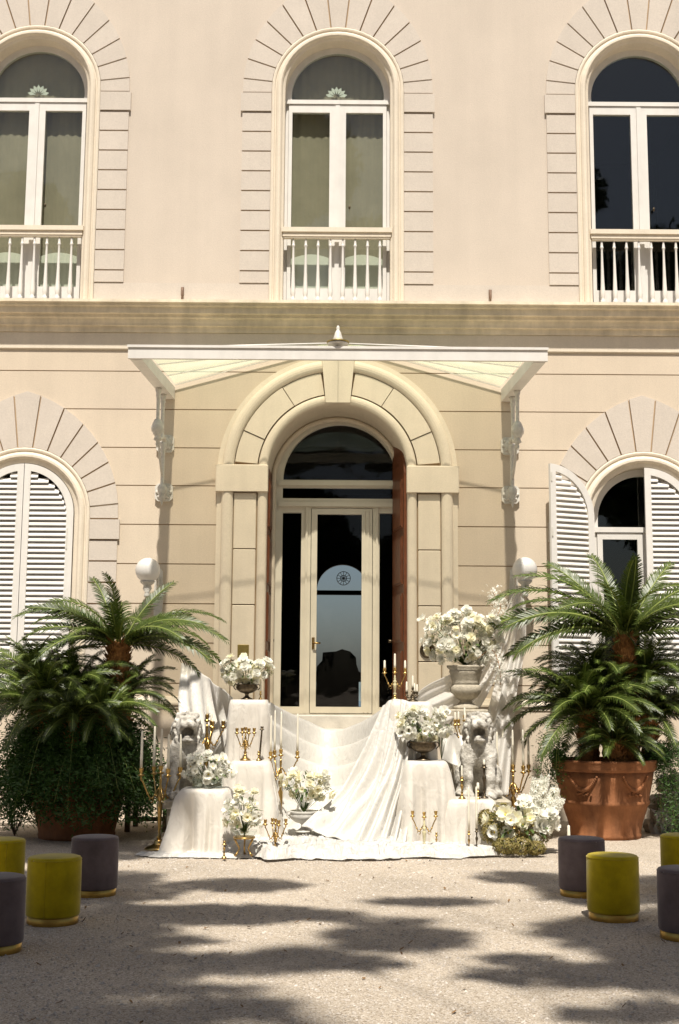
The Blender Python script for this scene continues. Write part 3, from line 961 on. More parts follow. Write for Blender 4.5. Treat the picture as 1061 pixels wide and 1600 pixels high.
d = MB(); d.lathe([(0.040, 0.008), (0.040, 0.03), (0.02, 0.04), (0.008, 0.042)], 16, mtx=mt); d.local('button', M['brass'], bell)

# ------------------------------------------------------------------ glazed canopy
can = tag(empty('glass_canopy', (PX0, 0, 5.4)), 'white iron entrance canopy with pale green glass over the portal', 'canopy')
CY, CH, CB = -2.4, 2.43, 2.36
zf, zw, zwc, zfc = 5.60, 5.735, 6.40, 5.64
def can_pt(u, t):
    """u -1..1 across, t 0 front .. 1 wall"""
    hw = CH + (CB-CH)*t
    ze = zf + (zw-zf)*t
    zc = zfc + (zwc-zfc)*t
    return Vector((PX0 + u*hw, CY + (-0.02-CY)*t, ze + (zc-ze)*(1-abs(u))))
d = MB(); d.box(PX0-CH-0.02, PX0+CH+0.02, CY-0.05, CY, 5.465, 5.615); d.box(PX0-CH-0.03, PX0+CH+0.03, CY-0.065, CY-0.051, 5.595, 5.625)
d.build('front_fascia', M['white'], can)
for sg in (-1, 1):
    d = MB()
    P = []
    for t, dz in ((0.0, 0.13), (1.0, 0.17)):
        q = can_pt(sg, t)
        for ox in (0.0, -0.14*sg):
            for oz in (0.0, -dz):
                P.append((q.x+ox, q.y + (0.004 if t == 0 else 0), q.z+oz-0.01))
    fs = [(0,1,3,2),(4,6,7,5),(0,4,5,1),(2,3,7,6),(0,2,6,4),(1,5,7,3)]
    d.add(P, fs); d.build('side_beam', M['white'], can)
    TS = [0.02, 0.38, 0.70, 0.99]
    for k in range(len(TS)-1):
        rows = [[can_pt(sg*u, t) for u in (0.94, 0.7, 0.45, 0.2, 0.002)] for t in (TS[k], TS[k+1])]
        if sg < 0: rows = rows[::-1]
        d = MB(); d.grid(rows, smooth=True)
        g_ = d.build('glass_panel', M['canopyglass'], can); solidify(g_, 0.008)
    for t in TS[1:]:
        d = MB(); d.tube([can_pt(sg*u, t) - Vector((0, 0, 0.022)) for u in (0.94, 0.6, 0.3, 0.01)], 0.009, 4, False)
        d.build('glazing_bar', M['iron'], can)
d = MB(); d.tube([can_pt(0, t) + Vector((0, 0, 0.0)) for t in (0, 0.5, 1)], 0.004, 6); d.build('ridge_bar', M['white'], can)
d = MB(); d.lathe([(0.06, 0), (0.06, 0.03), (0.19, 0.05), (0.19, 0.065), (0.05, 0.08), (0.095, 0.10), (0.085, 0.16), (0.07, 0.20), (0.055, 0.26), (0.035, 0.30), (0.022, 0.31), (0.036, 0.345), (0.02, 0.38), (0.003, 0.40)], 18, (PX0, CY+0.08, 5.60), mtx=Matrix.Translation((PX0, CY+0.02, 5.635)) @ Matrix.Scale(0.66, 4) @ Matrix.Translation((-PX0, -CY-0.08, -5.60)))
d.build('finial', M['iron'], can)
d = MB(); d.lathe([(0.10, 0), (0.135, 0.006), (0.135, 0.014), (0.06, 0.02)], 18, (PX0, CY+0.02, 5.683)); d.build('finial_collar', M['brassplate'], can)
for sg in (-1, 1):
    for u0, u1, t in ((0.98, 0.02, 0.06),):
        d = MB(); d.tube([can_pt(sg*u0, t) + Vector((0, 0, 0.03)), can_pt(sg*u1, t) + Vector((0, 0, 0.03))], 0.012, 5)
        d.build('gutter_rail', M['white'], can)
# cast iron brackets
def rod_prof(h, r):
    return [(r*1.5, 0), (r*1.7, 0.03), (r*1.2, 0.05), (r*1.0, 0.08), (r*1.0, h*0.45), (r*1.05, h*0.62), (r*1.1, h-0.12), (r*1.5, h-0.10), (r*1.2, h-0.07), (r*1.8, h-0.03), (r*1.8, h)]
for sg in (-1, 1):
    bx = PX0 + sg*(CB - 0.03)
    br = empty('bracket', (0, 0, 0), parent=can)
    z1 = at(247, 694, 0).z; z2 = at(247, 770, 0).z
    za = at(243, 612, -0.3).z
    y1_, y2_ = -0.78, -0.36
    d = MB(); zt = can_pt(sg, 0.67).z - 0.17
    d.lathe(rod_prof(zt - z1 - 0.08, 0.023), 10, (bx, y1_, z1 + 0.08)); d.build('outer_rod', M['iron'], br)
    d = MB(); zt2 = can_pt(sg, 0.86).z - 0.18
    d.lathe(rod_prof(zt2 - z1, 0.026), 10, (bx, y2_, z1)); d.build('upper_rod', M['iron'], br)
    d = MB(); d.lathe(rod_prof(z1 - z2 - 0.04, 0.026), 10, (bx, y2_ + 0.14, z2 + 0.02)); d.build('lower_rod', M['iron'], br)
    d = MB(); d.lathe([(0.002, -0.30), (0.02, -0.25), (0.014, -0.21), (0.05, -0.19), (0.035, -0.15), (0.03, -0.12), (0.075, -0.08), (0.085, -0.02), (0.06, 0.04), (0.04, 0.08)], 12, (bx, y1_, z1 + 0.09)); d.build('pendant', M['iron'], br)
    d = MB(); d.lathe([(0.002, -0.22), (0.018, -0.17), (0.012, -0.14), (0.05, -0.11), (0.03, -0.07), (0.06, -0.03), (0.065, 0.03), (0.035, 0.07)], 12, (bx, y2_ + 0.14, z2 + 0.01)); d.build('pendant', M['iron'], br)
    for zc_, yy in ((z1, y1_), (z2, y2_ + 0.14)):
        d = MB()
        d.ext([(bx-0.08, zc_-0.12), (bx+0.08, zc_-0.12), (bx+0.12, zc_-0.08), (bx+0.12, zc_+0.08), (bx+0.08, zc_+0.12), (bx-0.08, zc_+0.12), (bx-0.12, zc_+0.08), (bx-0.12, zc_-0.08)], -0.05, 0.0)
        d.build('wall_plate', M['iron'], br)
        d = MB(); d.ball((bx, -0.06, zc_), (0.085, 0.035, 0.085), 12, 8)
        for k in range(8):
            a = 2*PI*k/8; d.ball((bx + 0.085*math.cos(a), -0.055, zc_ + 0.085*math.sin(a)), (0.028, 0.02, 0.028), 6, 5)
        d.build('rosette', M['iron'], br)
        d = MB()
        pts = [(bx, -0.05 + (yy+0.05)*k/10, zc_ + 0.05*math.sin(k/10*2*PI)) for k in range(11)]
        d.tube(pts, [0.035 - 0.008*math.sin(PI*k/10) for k in range(11)], 8)
        d.ball((bx, yy, zc_), 0.06, 10, 8)
        d.build('scroll_arm', M['iron'], br)
    d = MB()
    pts = [(bx, -0.05 + (y1_+0.1)*math.sin(PI/2*k/10), z2 + 0.15 + (zt - z2 - 0.35)*(1-math.cos(PI/2*k/10))) for k in range(11)]
    d.tube(pts, 0.016, 6); d.build('curved_strut', M['iron'], br)

# ------------------------------------------------------------------ globe wall lamps
for px, py, side in ((231, 891, 'left'), (820, 890, 'right')):
    c = at(px, py, -0.34)
    lp = tag(empty('globe_wall_lamp', (c.x, 0, c.z)), f'white glass globe wall lamp {side} of the portal above the {"fern planter" if side == "left" else "terracotta planter"}', 'wall lamp', 'globe lamps beside the portal')
    sgn = 1 if side == 'left' else -1
    d = MB(); d.ball((0, -0.34, 0), 0.163, 24, 16); d.local('globe', M['globe'], lp)
    d = MB(); d.lathe([(0.03, -0.36), (0.045, -0.33), (0.03, -0.29), (0.06, -0.24), (0.05, -0.20), (0.09, -0.165), (0.10, -0.145), (0.075, -0.135)], 14, (0, -0.34, 0)); d.local('gallery', M['iron'], lp)
    d = MB()
    pts = []
    for k in range(13):
        t = k/12
        pts.append((sgn*0.10*t, -0.34 + 0.33*t, -0.33 - 0.12*math.sin(PI*t) + 0.08*t))
    d.tube(pts, 0.02, 8)
    for sx in (0.1*sgn,):
        spir = [(sx, -0.10 - 0.08*(1-k/20)*math.cos(k*0.5), -0.12 + 0.12*(1-k/20)*math.sin(k*0.5)) for k in range(18)]
        d.tube(spir, 0.014, 6)
    d.local('scroll_arm', M['iron'], lp)
    d = MB(); d.ext([(sgn*0.10-0.05, -0.62), (sgn*0.10+0.05, -0.62), (sgn*0.10+0.065, -0.35), (sgn*0.10+0.05, 0.02), (sgn*0.10, 0.08), (sgn*0.10-0.05, 0.02), (sgn*0.10-0.065, -0.35)], -0.03, 0.0)
    d.local('back_plate', M['iron'], lp)

# ------------------------------------------------------------------ steps to the door
stp_ = tag(empty('stone_steps', (0, 0, 0)), 'stone entrance steps mostly hidden under the white drapery', 'steps')
N_ = 8; rise = 1.335/N_
for k in range(N_):
    ztop = 1.335 - k*rise
    y0s = -0.42 - k*0.28
    d = MB(); d.cbox(-1.18, 1.18, y0s, -0.001 if k == 0 else y0s + 0.2795, 0.0, ztop, 0.012)
    d.build('step', M['step'], stp_)
d = MB(); d.cbox(PX0-0.93, PX0+0.93, 0.0, 0.79, 0.0, 1.334, 0.004); d.build('threshold', M['step'], stp_)
# ------------------------------------------------------------------ noise helper
_rs = np.random.RandomState(5)
_tab = _rs.rand(64, 64)
def vnoise(x, y):
    xi, yi = math.floor(x), math.floor(y)
    fx, fy = x - xi, y - yi
    fx = fx*fx*(3-2*fx); fy = fy*fy*(3-2*fy)
    g = lambda a, b: _tab[a & 63, b & 63]
    return (g(xi, yi)*(1-fx) + g(xi+1, yi)*fx)*(1-fy) + (g(xi, yi+1)*(1-fx) + g(xi+1, yi+1)*fx)*fy
def fbm(x, y, o=3):
    v = 0; a = 0.5
    for _ in range(o):
        v += a*vnoise(x, y); x *= 2.03; y *= 2.03; a *= 0.5
    return v
def catmull(P, n):
    P = [Vector(p) for p in P]
    if len(P) == 2:
        return [P[0].lerp(P[1], i/(n-1)) for i in range(n)]
    out = []
    m = len(P) - 1
    for i in range(n):
        t = i/(n-1)*m
        k = min(int(t), m-1); f = t-k
        p0 = P[k-1] if k > 0 else P[0]*2 - P[1]
        p1, p2 = P[k], P[k+1]
        p3 = P[k+2] if k+2 <= m else P[m]*2 - P[m-1]
        out.append(0.5*((2*p1) + (p2-p0)*f + (2*p0-5*p1+4*p2-p3)*f*f + (3*p1-p0-3*p2+p3)*f**3))
    return out
def loft(curves, nu, nv):
    """curves: control polylines; rows[v][u], v along every curve, u from curve to curve"""
    C = [catmull(c, nv) for c in curves]
    return [catmull([c[j] for c in C], nu) for j in range(nv)]
def displace(rows, fn):
    m, n = len(rows), len(rows[0])
    out = []
    for j in range(m):
        r = []
        for i in range(n):
            du = rows[j][min(i+1, n-1)] - rows[j][max(i-1, 0)]
            dv = rows[min(j+1, m-1)][i] - rows[max(j-1, 0)][i]
            nn = du.cross(dv)
            nn = nn.normalized() if nn.length > 1e-9 else Vector((0, 0, 1))
            if nn.y > 0: nn = -nn
            r.append(rows[j][i] + nn*fn(i/(n-1), j/(m-1)))
        out.append(r)
    return out

# ------------------------------------------------------------------ draped plinths
def draped(name, label, c, w, dpt, h, flare=0.06, folds=13, amp=0.03, seed=0, m='cloth', skew=(0, 0), group='cloth covered plinths', front_flat=0.0, z0=0.0):
    """cloth over a square plinth: flat top, folds growing towards the floor"""
    rnd = random.Random(seed)
    n, mrows = 200, 30
    ph = [rnd.uniform(0, 2*PI) for _ in range(8)]
    hw, hd, cr_ = w/2, dpt/2, 0.055
    segs = []
    # rounded rectangle walked by length, starting at the back, so that every side gets its share of folds
    sx, sy = 2*(hw-cr_), 2*(hd-cr_); qa = PI/2*cr_
    tot = 2*sx + 2*sy + 4*qa
    def outline(q):
        l = q*tot
        for (kind, L_, fx) in (('s', sx, lambda u: ((hw-cr_) - u, hd, 0, 1)), ('a', qa, (-(hw-cr_), hd-cr_, PI/2)), ('s', sy, lambda u: (-hw, (hd-cr_) - u, -1, 0)), ('a', qa, (-(hw-cr_), -(hd-cr_), PI)),
                               ('s', sx, lambda u: (-(hw-cr_) + u, -hd, 0, -1)), ('a', qa, (hw-cr_, -(hd-cr_), 1.5*PI)), ('s', sy, lambda u: (hw, -(hd-cr_) + u, 1, 0)), ('a', qa, (hw-cr_, hd-cr_, 0))):
            if l <= L_ + 1e-9:
                if kind == 's': return fx(l) + (0.0,)
                a = fx[2] + l/cr_
                return (fx[0] + cr_*math.cos(a), fx[1] + cr_*math.sin(a), math.cos(a), math.sin(a), 1.0)
            l -= L_
        return fx(0) if callable(fx) else (hw, hd-cr_, 1, 0, 1.0)
    P_ = [outline(i/n) for i in range(n)]
    # softened corner weight
    cw = []
    for i in range(n):
        v = 0
        for k in range(-9, 10): v = max(v, P_[(i+k) % n][4]*(1-abs(k)/10))
        cw.append(v)
    rows = [[Vector((0, 0, h + 0.005))]*n]
    for t in (0.4, 0.8, 0.95, 1.0):
        rows.append([Vector((p[0]*t, p[1]*t, h + 0.005 - (0.007 if t == 1.0 else 0) + 0.004*fbm(p[0]*t*9+seed, p[1]*t*9, 2))) for p in P_])
    for j in range(1, mrows+1):
        t = j/mrows
        r = []
        for i in range(n):
            x, y, nx, ny, _ = P_[i]
            s_ = i/n*tot
            wob = 0.35*math.sin(3.1*t + ph[4] + s_*5)
            f1 = math.sin(s_/0.115*2*PI/ (13/folds) + ph[0] + wob + 1.1*math.sin(s_*7+ph[1]))
            f2 = math.sin(s_/0.062*2*PI/(13/folds) + ph[2] + wob*1.5 + 0.8*math.sin(s_*11+ph[5]))
            f3 = math.sin(s_/0.30*2*PI + ph[3])
            fr = 1 - front_flat if (ny < -0.9) else 1
            f = (0.55*f1 + 0.28*f2 + 0.5*f3)*fr
            f = f + 0.25*f*abs(f)
            grow = 0.12*min(1, t*8) + 0.88*t**1.1
            off = 0.010 + grow*(flare*(0.45 + 1.5*cw[i]**2) + amp*(f + 0.7))
            if t > 0.92: off += (t-0.92)*0.6*(0.6 + 0.4*math.sin(s_*9+ph[6]))
            # pulled creases running from the corners
            off += 0.010*math.sin(18*(s_ + t*h*0.6) + ph[7])*math.sin(PI*t)*(0.4 + 0.6*cw[i])
            x += nx*off + skew[0]*t*t; y += ny*off + skew[1]*t*t
            r.append(Vector((x, y, h*(1-t) + (0.008 if t == 1 else 0))))
        rows.append(r)
    d = MB(); d.grid(rows, True, True)
    o = d.local(name, M[m])
    o.location = (c[0], c[1], z0)
    tag(o, label, 'draped plinth', group)
    return o

def place(px, py, Y):
    p = at(px, py, Y); return p
# tops measured on the photo at their real depth
PA = at(390, 1094, -2.60); PB = at(393, 1189, -3.05); PC = at(322, 1232, -3.55)
PD = at(641, 1097, -2.62); PE = at(665, 1189, -3.05); PF = at(735, 1248, -3.12)
LIONY = {'left': -2.95, 'right': -2.50}
draped('draped_plinth', 'tallest cloth covered plinth on the left carrying the bronze urn bowl', PA, 0.40, 0.42, PA.z, 0.03, 17, 0.028, 1, skew=(0.0, 0.0))
draped('draped_plinth', 'middle height cloth covered plinth on the left with brass candelabrum on top', PB, 0.40, 0.40, PB.z, 0.085, 10, 0.05, 2, front_flat=0.4)
draped('draped_plinth', 'low ivory cloth covered table at far left carrying a glass vase of white flowers', PC, 0.47, 0.44, PC.z, 0.055, 9, 0.06, 3, front_flat=0.15)
draped('draped_plinth', 'tallest cloth covered plinth on the right with dark candelabrum on top', PD, 0.44, 0.42, PD.z, 0.04, 18, 0.03, 4)
draped('draped_plinth', 'middle height cloth covered plinth on the right carrying the dark bowl', PE, 0.42, 0.40, PE.z, 0.075, 11, 0.05, 5, front_flat=0.2)
draped('draped_plinth', 'low cloth covered table on the right in front of the stone lion', PF, 0.46, 0.44, PF.z, 0.05, 9, 0.05, 6, front_flat=0.25)

# ------------------------------------------------------------------ drapery
def fabric(name, label, rows, m='satin', cat='drape', thick=0.004, group='white drapery'):
    d = MB(); d.grid(rows, True)
    o = d.build(name, M[m])
    solidify(o, thick)
    return tag(o, label, cat, group)
# swag over the steps between the two tall plinths
nu, nv = 70, 110
rows = []
for j in range(nv):
    v = j/(nv-1)
    row = []
    for i in range(nu):
        u = i/(nu-1)*2 - 1
        w = abs(u)**1.8
        xl_, xr_ = -0.74 - 0.12*v, 0.56 + 0.02*v - 0.20*max(0, v-0.3)
        x = xl_ + (xr_-xl_)*(u*0.5+0.5)
        # centre line follows the steps
        yc = -0.75 - 2.05*v; zc = 1.20 - 1.16*v**0.85 + 0.10*math.sin(PI*v)
        ye = -2.45 - 0.45*v; ze = 1.50 - 0.75*v - 0.62*v*v
        sagc = 0.0
        y = yc*(1-w) + ye*w
        z = zc*(1-w) + ze*w
        # swag folds running across
        ph = v*5.2 - 0.16*math.sin(2.2*u) + 0.25*fbm(u*1.5+2, v*3, 2)
        f = ph - math.floor(ph)
        prof = (1-abs(2*f-1)**1.4)
        a = 0.13*(1-0.45*w)*(1-v**4)
        z += a*(prof-0.5) + 0.02*(fbm(u*3+5, v*9, 3)-0.45)
        y -= a*0.7*(prof-0.3)
        row.append(Vector((x, y, max(z, 0.02))))
    rows.append(row)
fabric('swagged_fabric', 'white satin swagged across the steps between the tall plinths', rows)
# cascade from the right tall plinth
top = [at(px, py, Y) for px, py, Y in ((598, 1104, -2.62), (612, 1093, -2.72), (628, 1093, -2.84), (642, 1098, -2.87), (652, 1110, -2.88))]
mid = [at(px, py, Y) for px, py, Y in ((560, 1200, -2.80), (590, 1195, -2.95), (612, 1195, -3.05), (630, 1195, -3.08), (648, 1200, -3.06))]
bot = [at(px, py, Y) for px, py, Y in ((470, 1292, -3.35), (520, 1308, -3.5), (565, 1320, -3.58), (600, 1325, -3.58), (632, 1326, -3.5))]
mid2 = [at(px, py, Y) for px, py, Y in ((518, 1260, -3.02), (555, 1262, -3.18), (588, 1265, -3.28), (613, 1264, -3.30), (640, 1262, -3.26))]
rows = loft([[top[k], mid[k], mid2[k], bot[k]] for k in range(5)], 90, 60)
rows = displace(rows, lambda u, v: (0.042*math.sin(u*36 + 2.6*math.sin(v*3+u*5)) + 0.020*math.sin(u*63+1+3*v) + 0.03*math.sin(u*11+2*v))*min(1, v*2.5+0.12) * (1-0.7*max(0, v-0.85)/0.15))
fabric('cascading_fabric', 'white satin cascading from the right tall plinth down to the floor', rows)
# puddled fabric on the gravel
def puddle(name, label, cx, cy, rx, ry, seed, hgt=0.05):
    n, m = 180, 34
    rows = []
    for j in range(m):
        t = j/(m-1)
        row = []
        for i in range(n):
            a = 2*PI*i/n
            rim = 1 + 0.34*(fbm(math.cos(a)*3.2+seed, math.sin(a)*3.2+seed*1.7, 3)-0.45)*2 + 0.03*math.sin(23*a+seed)
            x = cx + rx*t*rim*math.cos(a); y = cy + ry*t*rim*math.sin(a)
            q = fbm(x*2.6 + seed*3 + 2.0*fbm(x*2, y*2), y*8.0 + 4.5*fbm(x*2.3+9, y*1.7), 3)
            q2 = fbm(x*7+seed, y*7, 2)
            rd = 1 - abs(2*q - 0.9)*2.2
            z = hgt*(max(0, rd)*1.1 + 0.5*q2)
            edge = min(1, (1-t)*9)
            row.append(Vector((x, y, 0.008 + z*(0.15+0.85*edge))))
        rows.append(row)
    d = MB(); d.grid(rows, True, True)
    o = d.build(name, M['crumple'])
    return tag(o, label, 'drape', 'white drapery')
puddle('puddled_fabric', 'crumpled white fabric pooled on the gravel at the foot of the steps', -0.22, -3.50, 1.12, 0.66, 1, 0.12)
puddle('puddled_fabric', 'crumpled white fabric pooled below the right plinths beside the green flowers', 0.98, -3.62, 0.66, 0.32, 4, 0.085)
puddle('puddled_fabric', 'thin white fabric edge trailing on gravel below the low left table', -1.28, -3.86, 0.62, 0.20, 8, 0.035)
# curtain from the wall at the left
c1 = [at(284, 1036, -0.25), at(284, 1110, -0.5), at(296, 1180, -0.9), at(312, 1235, -1.3)]
c2 = [at(305, 1044, -0.35), at(312, 1110, -0.8), at(330, 1165, -1.3), at(345, 1215, -1.7)]
c3 = [at(328, 1062, -0.9), at(345, 1112, -1.4), at(352, 1155, -2.0), at(358, 1200, -2.3)]
c4 = [at(366, 1090, -2.5), at(366, 1115, -2.5), at(366, 1150, -2.5), at(366, 1190, -2.5)]
rows = loft([c1, c2, c3, c4], 70, 40)
rows = displace(rows, lambda u, v: (0.05*math.sin(u*26 + 3*v + 1) + 0.03*math.sin(u*9 + v*7))*min(1, 0.25+v*1.5))
fabric('wall_curtain', 'grey white satin hung from the wall behind the left stone lion', rows)
# sheers from the right lamp
Lr = at(808, 915, -0.30)
c1 = [Lr, at(772, 985, -0.7), at(722, 1040, -1.3), at(664, 1072, -2.0), at(640, 1092, -2.5)]
c2 = [Lr + Vector((0.02, 0, -0.05)), at(778, 1010, -0.7), at(738, 1080, -1.2), at(690, 1118, -1.95), at(652, 1122, -2.45)]
c3 = [Lr + Vector((0.04, 0, -0.1)), at(782, 1030, -0.7), at(752, 1100, -1.1), at(712, 1160, -1.9), at(672, 1150, -2.45)]
rows = loft([c1, c2, c3], 50, 60)
rows = displace(rows, lambda u, v: (0.035*math.sin(u*21 + 1.5*v) + 0.02*math.sin(u*41+v*3))*min(1, v*3))
fabric('sheer_swag', 'sheer white voile swagged from the right globe lamp to the tall plinth', rows, 'sheer', thick=0.001)
c1 = [Lr + Vector((-0.03, 0, 0)), at(790, 1000, -0.5), at(772, 1080, -0.9), at(752, 1150, -1.6), at(730, 1190, -2.0)]
c2 = [Lr + Vector((0.04, 0, 0)), at(806, 1000, -0.5), at(790, 1080, -1.0), at(775, 1160, -1.7), at(760, 1230, -2.1)]
c3 = [Lr + Vector((0.10, 0, 0)), at(822, 1000, -0.5), at(808, 1080, -1.0), at(800, 1160, -1.7), at(795, 1240, -2.1)]
rows = loft([c1, c2, c3], 44, 60)
rows = displace(rows, lambda u, v: (0.04*math.sin(u*17 + 1.5*v))*min(1, v*3))
fabric('sheer_fall', 'sheer white voile hanging from the right globe lamp behind the cycad', rows, 'sheer', thick=0.001)
# cloth over the right low ledge
rows = []
for j in range(30):
    v = j/29
    row = []
    for i in range(40):
        u = i/39
        p0 = at(688 + 60*u, 1145 + 25*u - 10*math.sin(PI*u), -2.15)
        p1 = at(690 + 62*u, 1186 + 8*u, -2.25)
        q = p0.lerp(p1, v); q.y -= 0.05*math.sin(PI*v)*math.sin(u*14) ; q.z -= 0.06*math.sin(PI*u)*v
        row.append(q)
    rows.append(row)
fabric('ledge_cloth', 'short white cloth swag beside the right stone lion', rows)

# ------------------------------------------------------------------ surface nets for carved stone
def surface_nets(fn, lo, hi, h):
    xs = [np.arange(lo[k], hi[k]+h, h) for k in range(3)]
    X, Y, Z = np.meshgrid(*xs, indexing='ij')
    D = fn(X, Y, Z)
    nx, ny, nz = D.shape
    cs = D < 0
    corners = [(i, j, k) for i in (0, 1) for j in (0, 1) for k in (0, 1)]
    sl = lambda A, c: A[c[0]:nx-1+c[0], c[1]:ny-1+c[1], c[2]:nz-1+c[2]]
    cnt = sum(sl(cs, c).astype(int) for c in corners)
    act = (cnt > 0) & (cnt < 8)
    acc = np.zeros(act.shape + (3,)); num = np.zeros(act.shape)
    for a in corners:
        for ax in range(3):
            if a[ax]: continue
            b_ = list(a); b_[ax] = 1
            da, db = sl(D, a), sl(D, b_)
            cr = (da < 0) != (db < 0)
            t = np.where(cr, da/np.where(da-db == 0, 1, da-db), 0)
            for k in range(3):
                acc[..., k] += np.where(cr, (a[k] + (t if k == ax else 0)), 0)
            num += cr
    idx = -np.ones(act.shape, int)
    ii = np.argwhere(act)
    idx[act] = np.arange(len(ii))
    V = (acc[act]/num[act][:, None] + ii)*h + np.array(lo)
    F_ = []
    for ax in range(3):
        o1, o2 = [(1, 2), (2, 0), (0, 1)][ax]
        s0 = [slice(None)]*3; s1 = [slice(None)]*3
        s0[ax] = slice(0, -1); s1[ax] = slice(1, None)
        a, b_ = cs[tuple(s0)], cs[tuple(s1)]
        for (p, flip) in ((a & ~b_, False), (~a & b_, True)):
            for q in np.argwhere(p):
                if q[o1] == 0 or q[o2] == 0 or q[o1] >= cs.shape[o1]-1 or q[o2] >= cs.shape[o2]-1: continue
                c = []
                for d1, d2 in ((-1, -1), (0, -1), (0, 0), (-1, 0)):
                    r = q.copy(); r[o1] += d1; r[o2] += d2
                    c.append(int(idx[tuple(r)]))
                if -1 in c: continue
                F_.append(tuple(c[::-1]) if flip else tuple(c))
    return V, F_
def sd_ell(X, Y, Z, c, r):
    k0 = np.sqrt(((X-c[0])/r[0])**2 + ((Y-c[1])/r[1])**2 + ((Z-c[2])/r[2])**2)
    return (k0-1)*min(r)
def sd_cap(X, Y, Z, a, b_, ra, rb):
    a = np.array(a, float); b_ = np.array(b_, float); d = b_-a
    t = np.clip(((X-a[0])*d[0] + (Y-a[1])*d[1] + (Z-a[2])*d[2])/d.dot(d), 0, 1)
    return np.sqrt((X-a[0]-t*d[0])**2 + (Y-a[1]-t*d[1])**2 + (Z-a[2]-t*d[2])**2) - (ra + (rb-ra)*t)
def smin(a, b_, k):
    h = np.clip(0.5 + 0.5*(b_-a)/k, 0, 1)
    return b_*(1-h) + a*h - k*h*(1-h)
def lion_sdf(X, Y, Z):
    P = []
    E = lambda c, r: P.append(sd_ell(X, Y, Z, c, r))
    Cc = lambda a, b_, ra, rb: P.append(sd_cap(X, Y, Z, a, b_, ra, rb))
    E((0, 0.20, 0.25), (0.20, 0.25, 0.24))
    Cc((0, 0.16, 0.32), (0, -0.06, 0.58), 0.19, 0.15)
    E((0, -0.11, 0.50), (0.155, 0.12, 0.17))
    for s in (-1, 1):
        E((s*0.135, -0.07, 0.46), (0.085, 0.11, 0.15))
        Cc((s*0.125, -0.13, 0.42), (s*0.13, -0.20, 0.22), 0.072, 0.052)
        Cc((s*0.13, -0.20, 0.22), (s*0.13, -0.20, 0.05), 0.052, 0.05)
        E((s*0.13, -0.25, 0.045), (0.065, 0.095, 0.045))
        for t in (-0.04, 0, 0.04): E((s*0.13+t, -0.325, 0.035), (0.022, 0.035, 0.03))
        E((s*0.20, 0.14, 0.19), (0.085, 0.17, 0.17))
        E((s*0.22, -0.05, 0.045), (0.06, 0.13, 0.045))
    Cc((0, -0.06, 0.60), (0, -0.11, 0.74), 0.135, 0.125)
    E((0, -0.13, 0.79), (0.125, 0.14, 0.115))
    d = P[0]
    for q in P[1:]: d = smin(d, q, 0.045)
    # mane locks
    rnd = random.Random(2)
    for ring, (rad, y, zc, n) in enumerate(((0.150, -0.10, 0.775, 17), (0.165, -0.03, 0.745, 18), (0.150, 0.05, 0.72, 15), (0.12, -0.155, 0.665, 0))):
        for k in range(n):
            a = 2*PI*k/n + ring*0.2
            c = (rad*math.sin(a)*0.95, y + rnd.uniform(-0.015, 0.015), zc + rad*math.cos(a)*0.98)
            c2 = (c[0]*1.12, c[1]+0.05, c[2] - 0.05)
            d = smin(d, sd_cap(X, Y, Z, c, c2, 0.030, 0.020), 0.006)
    for k in range(-3, 4):
        for q in range(2):
            c = (k*0.042, -0.175 + abs(k)*0.014 - q*0.02, 0.635 - q*0.055 + abs(k)*0.022)
            d = smin(d, sd_cap(X, Y, Z, c, (c[0]*0.9, c[1]-0.015, c[2]-0.05), 0.028, 0.014), 0.006)
    # upper and lower jaws, brow, nose, ears
    f = sd_ell(X, Y, Z, (0, -0.265, 0.815), (0.088, 0.085, 0.050))
    for s in (-1, 1):
        f = smin(f, sd_ell(X, Y, Z, (s*0.042, -0.315, 0.797), (0.045, 0.045, 0.038)), 0.02)
        f = smin(f, sd_cap(X, Y, Z, (s*0.075, -0.27, 0.79), (s*0.088, -0.22, 0.70), 0.026, 0.026), 0.02)
        f = smin(f, sd_ell(X, Y, Z, (s*0.058, -0.235, 0.868), (0.042, 0.035, 0.026)), 0.015)
        f = smin(f, sd_ell(X, Y, Z, (s*0.105, -0.10, 0.895), (0.034, 0.024, 0.042)), 0.015)
    f = smin(f, sd_ell(X, Y, Z, (0, -0.345, 0.826), (0.032, 0.022, 0.022)), 0.01)
    f = smin(f, sd_ell(X, Y, Z, (0, -0.235, 0.638), (0.078, 0.085, 0.036)), 0.02)
    d = smin(d, f, 0.018)
    d = np.maximum(d, -sd_ell(X, Y, Z, (0, -0.285, 0.722), (0.074, 0.15, 0.060)))
    d = smin(d, sd_ell(X, Y, Z, (0, -0.245, 0.672), (0.045, 0.075, 0.018)), 0.01)
    for s in (-1, 1):
        d = np.maximum(d, -sd_ell(X, Y, Z, (s*0.048, -0.29, 0.853), (0.017, 0.02, 0.012)))
        for k in (-1, 1): pass
    # worn chisel relief
    d = d + 0.0035*np.sin(X*55 + 3*np.sin(Z*21))*np.sin(Z*48 + 2*np.sin(Y*27))
    return d
LV, LF = surface_nets(lion_sdf, (-0.34, -0.42, -0.02), (0.34, 0.50, 1.0), 0.0098)
lm = MB(); lm.add(LV, LF, True)
LIONM = lm.mesh('lion_body', M['stone'])
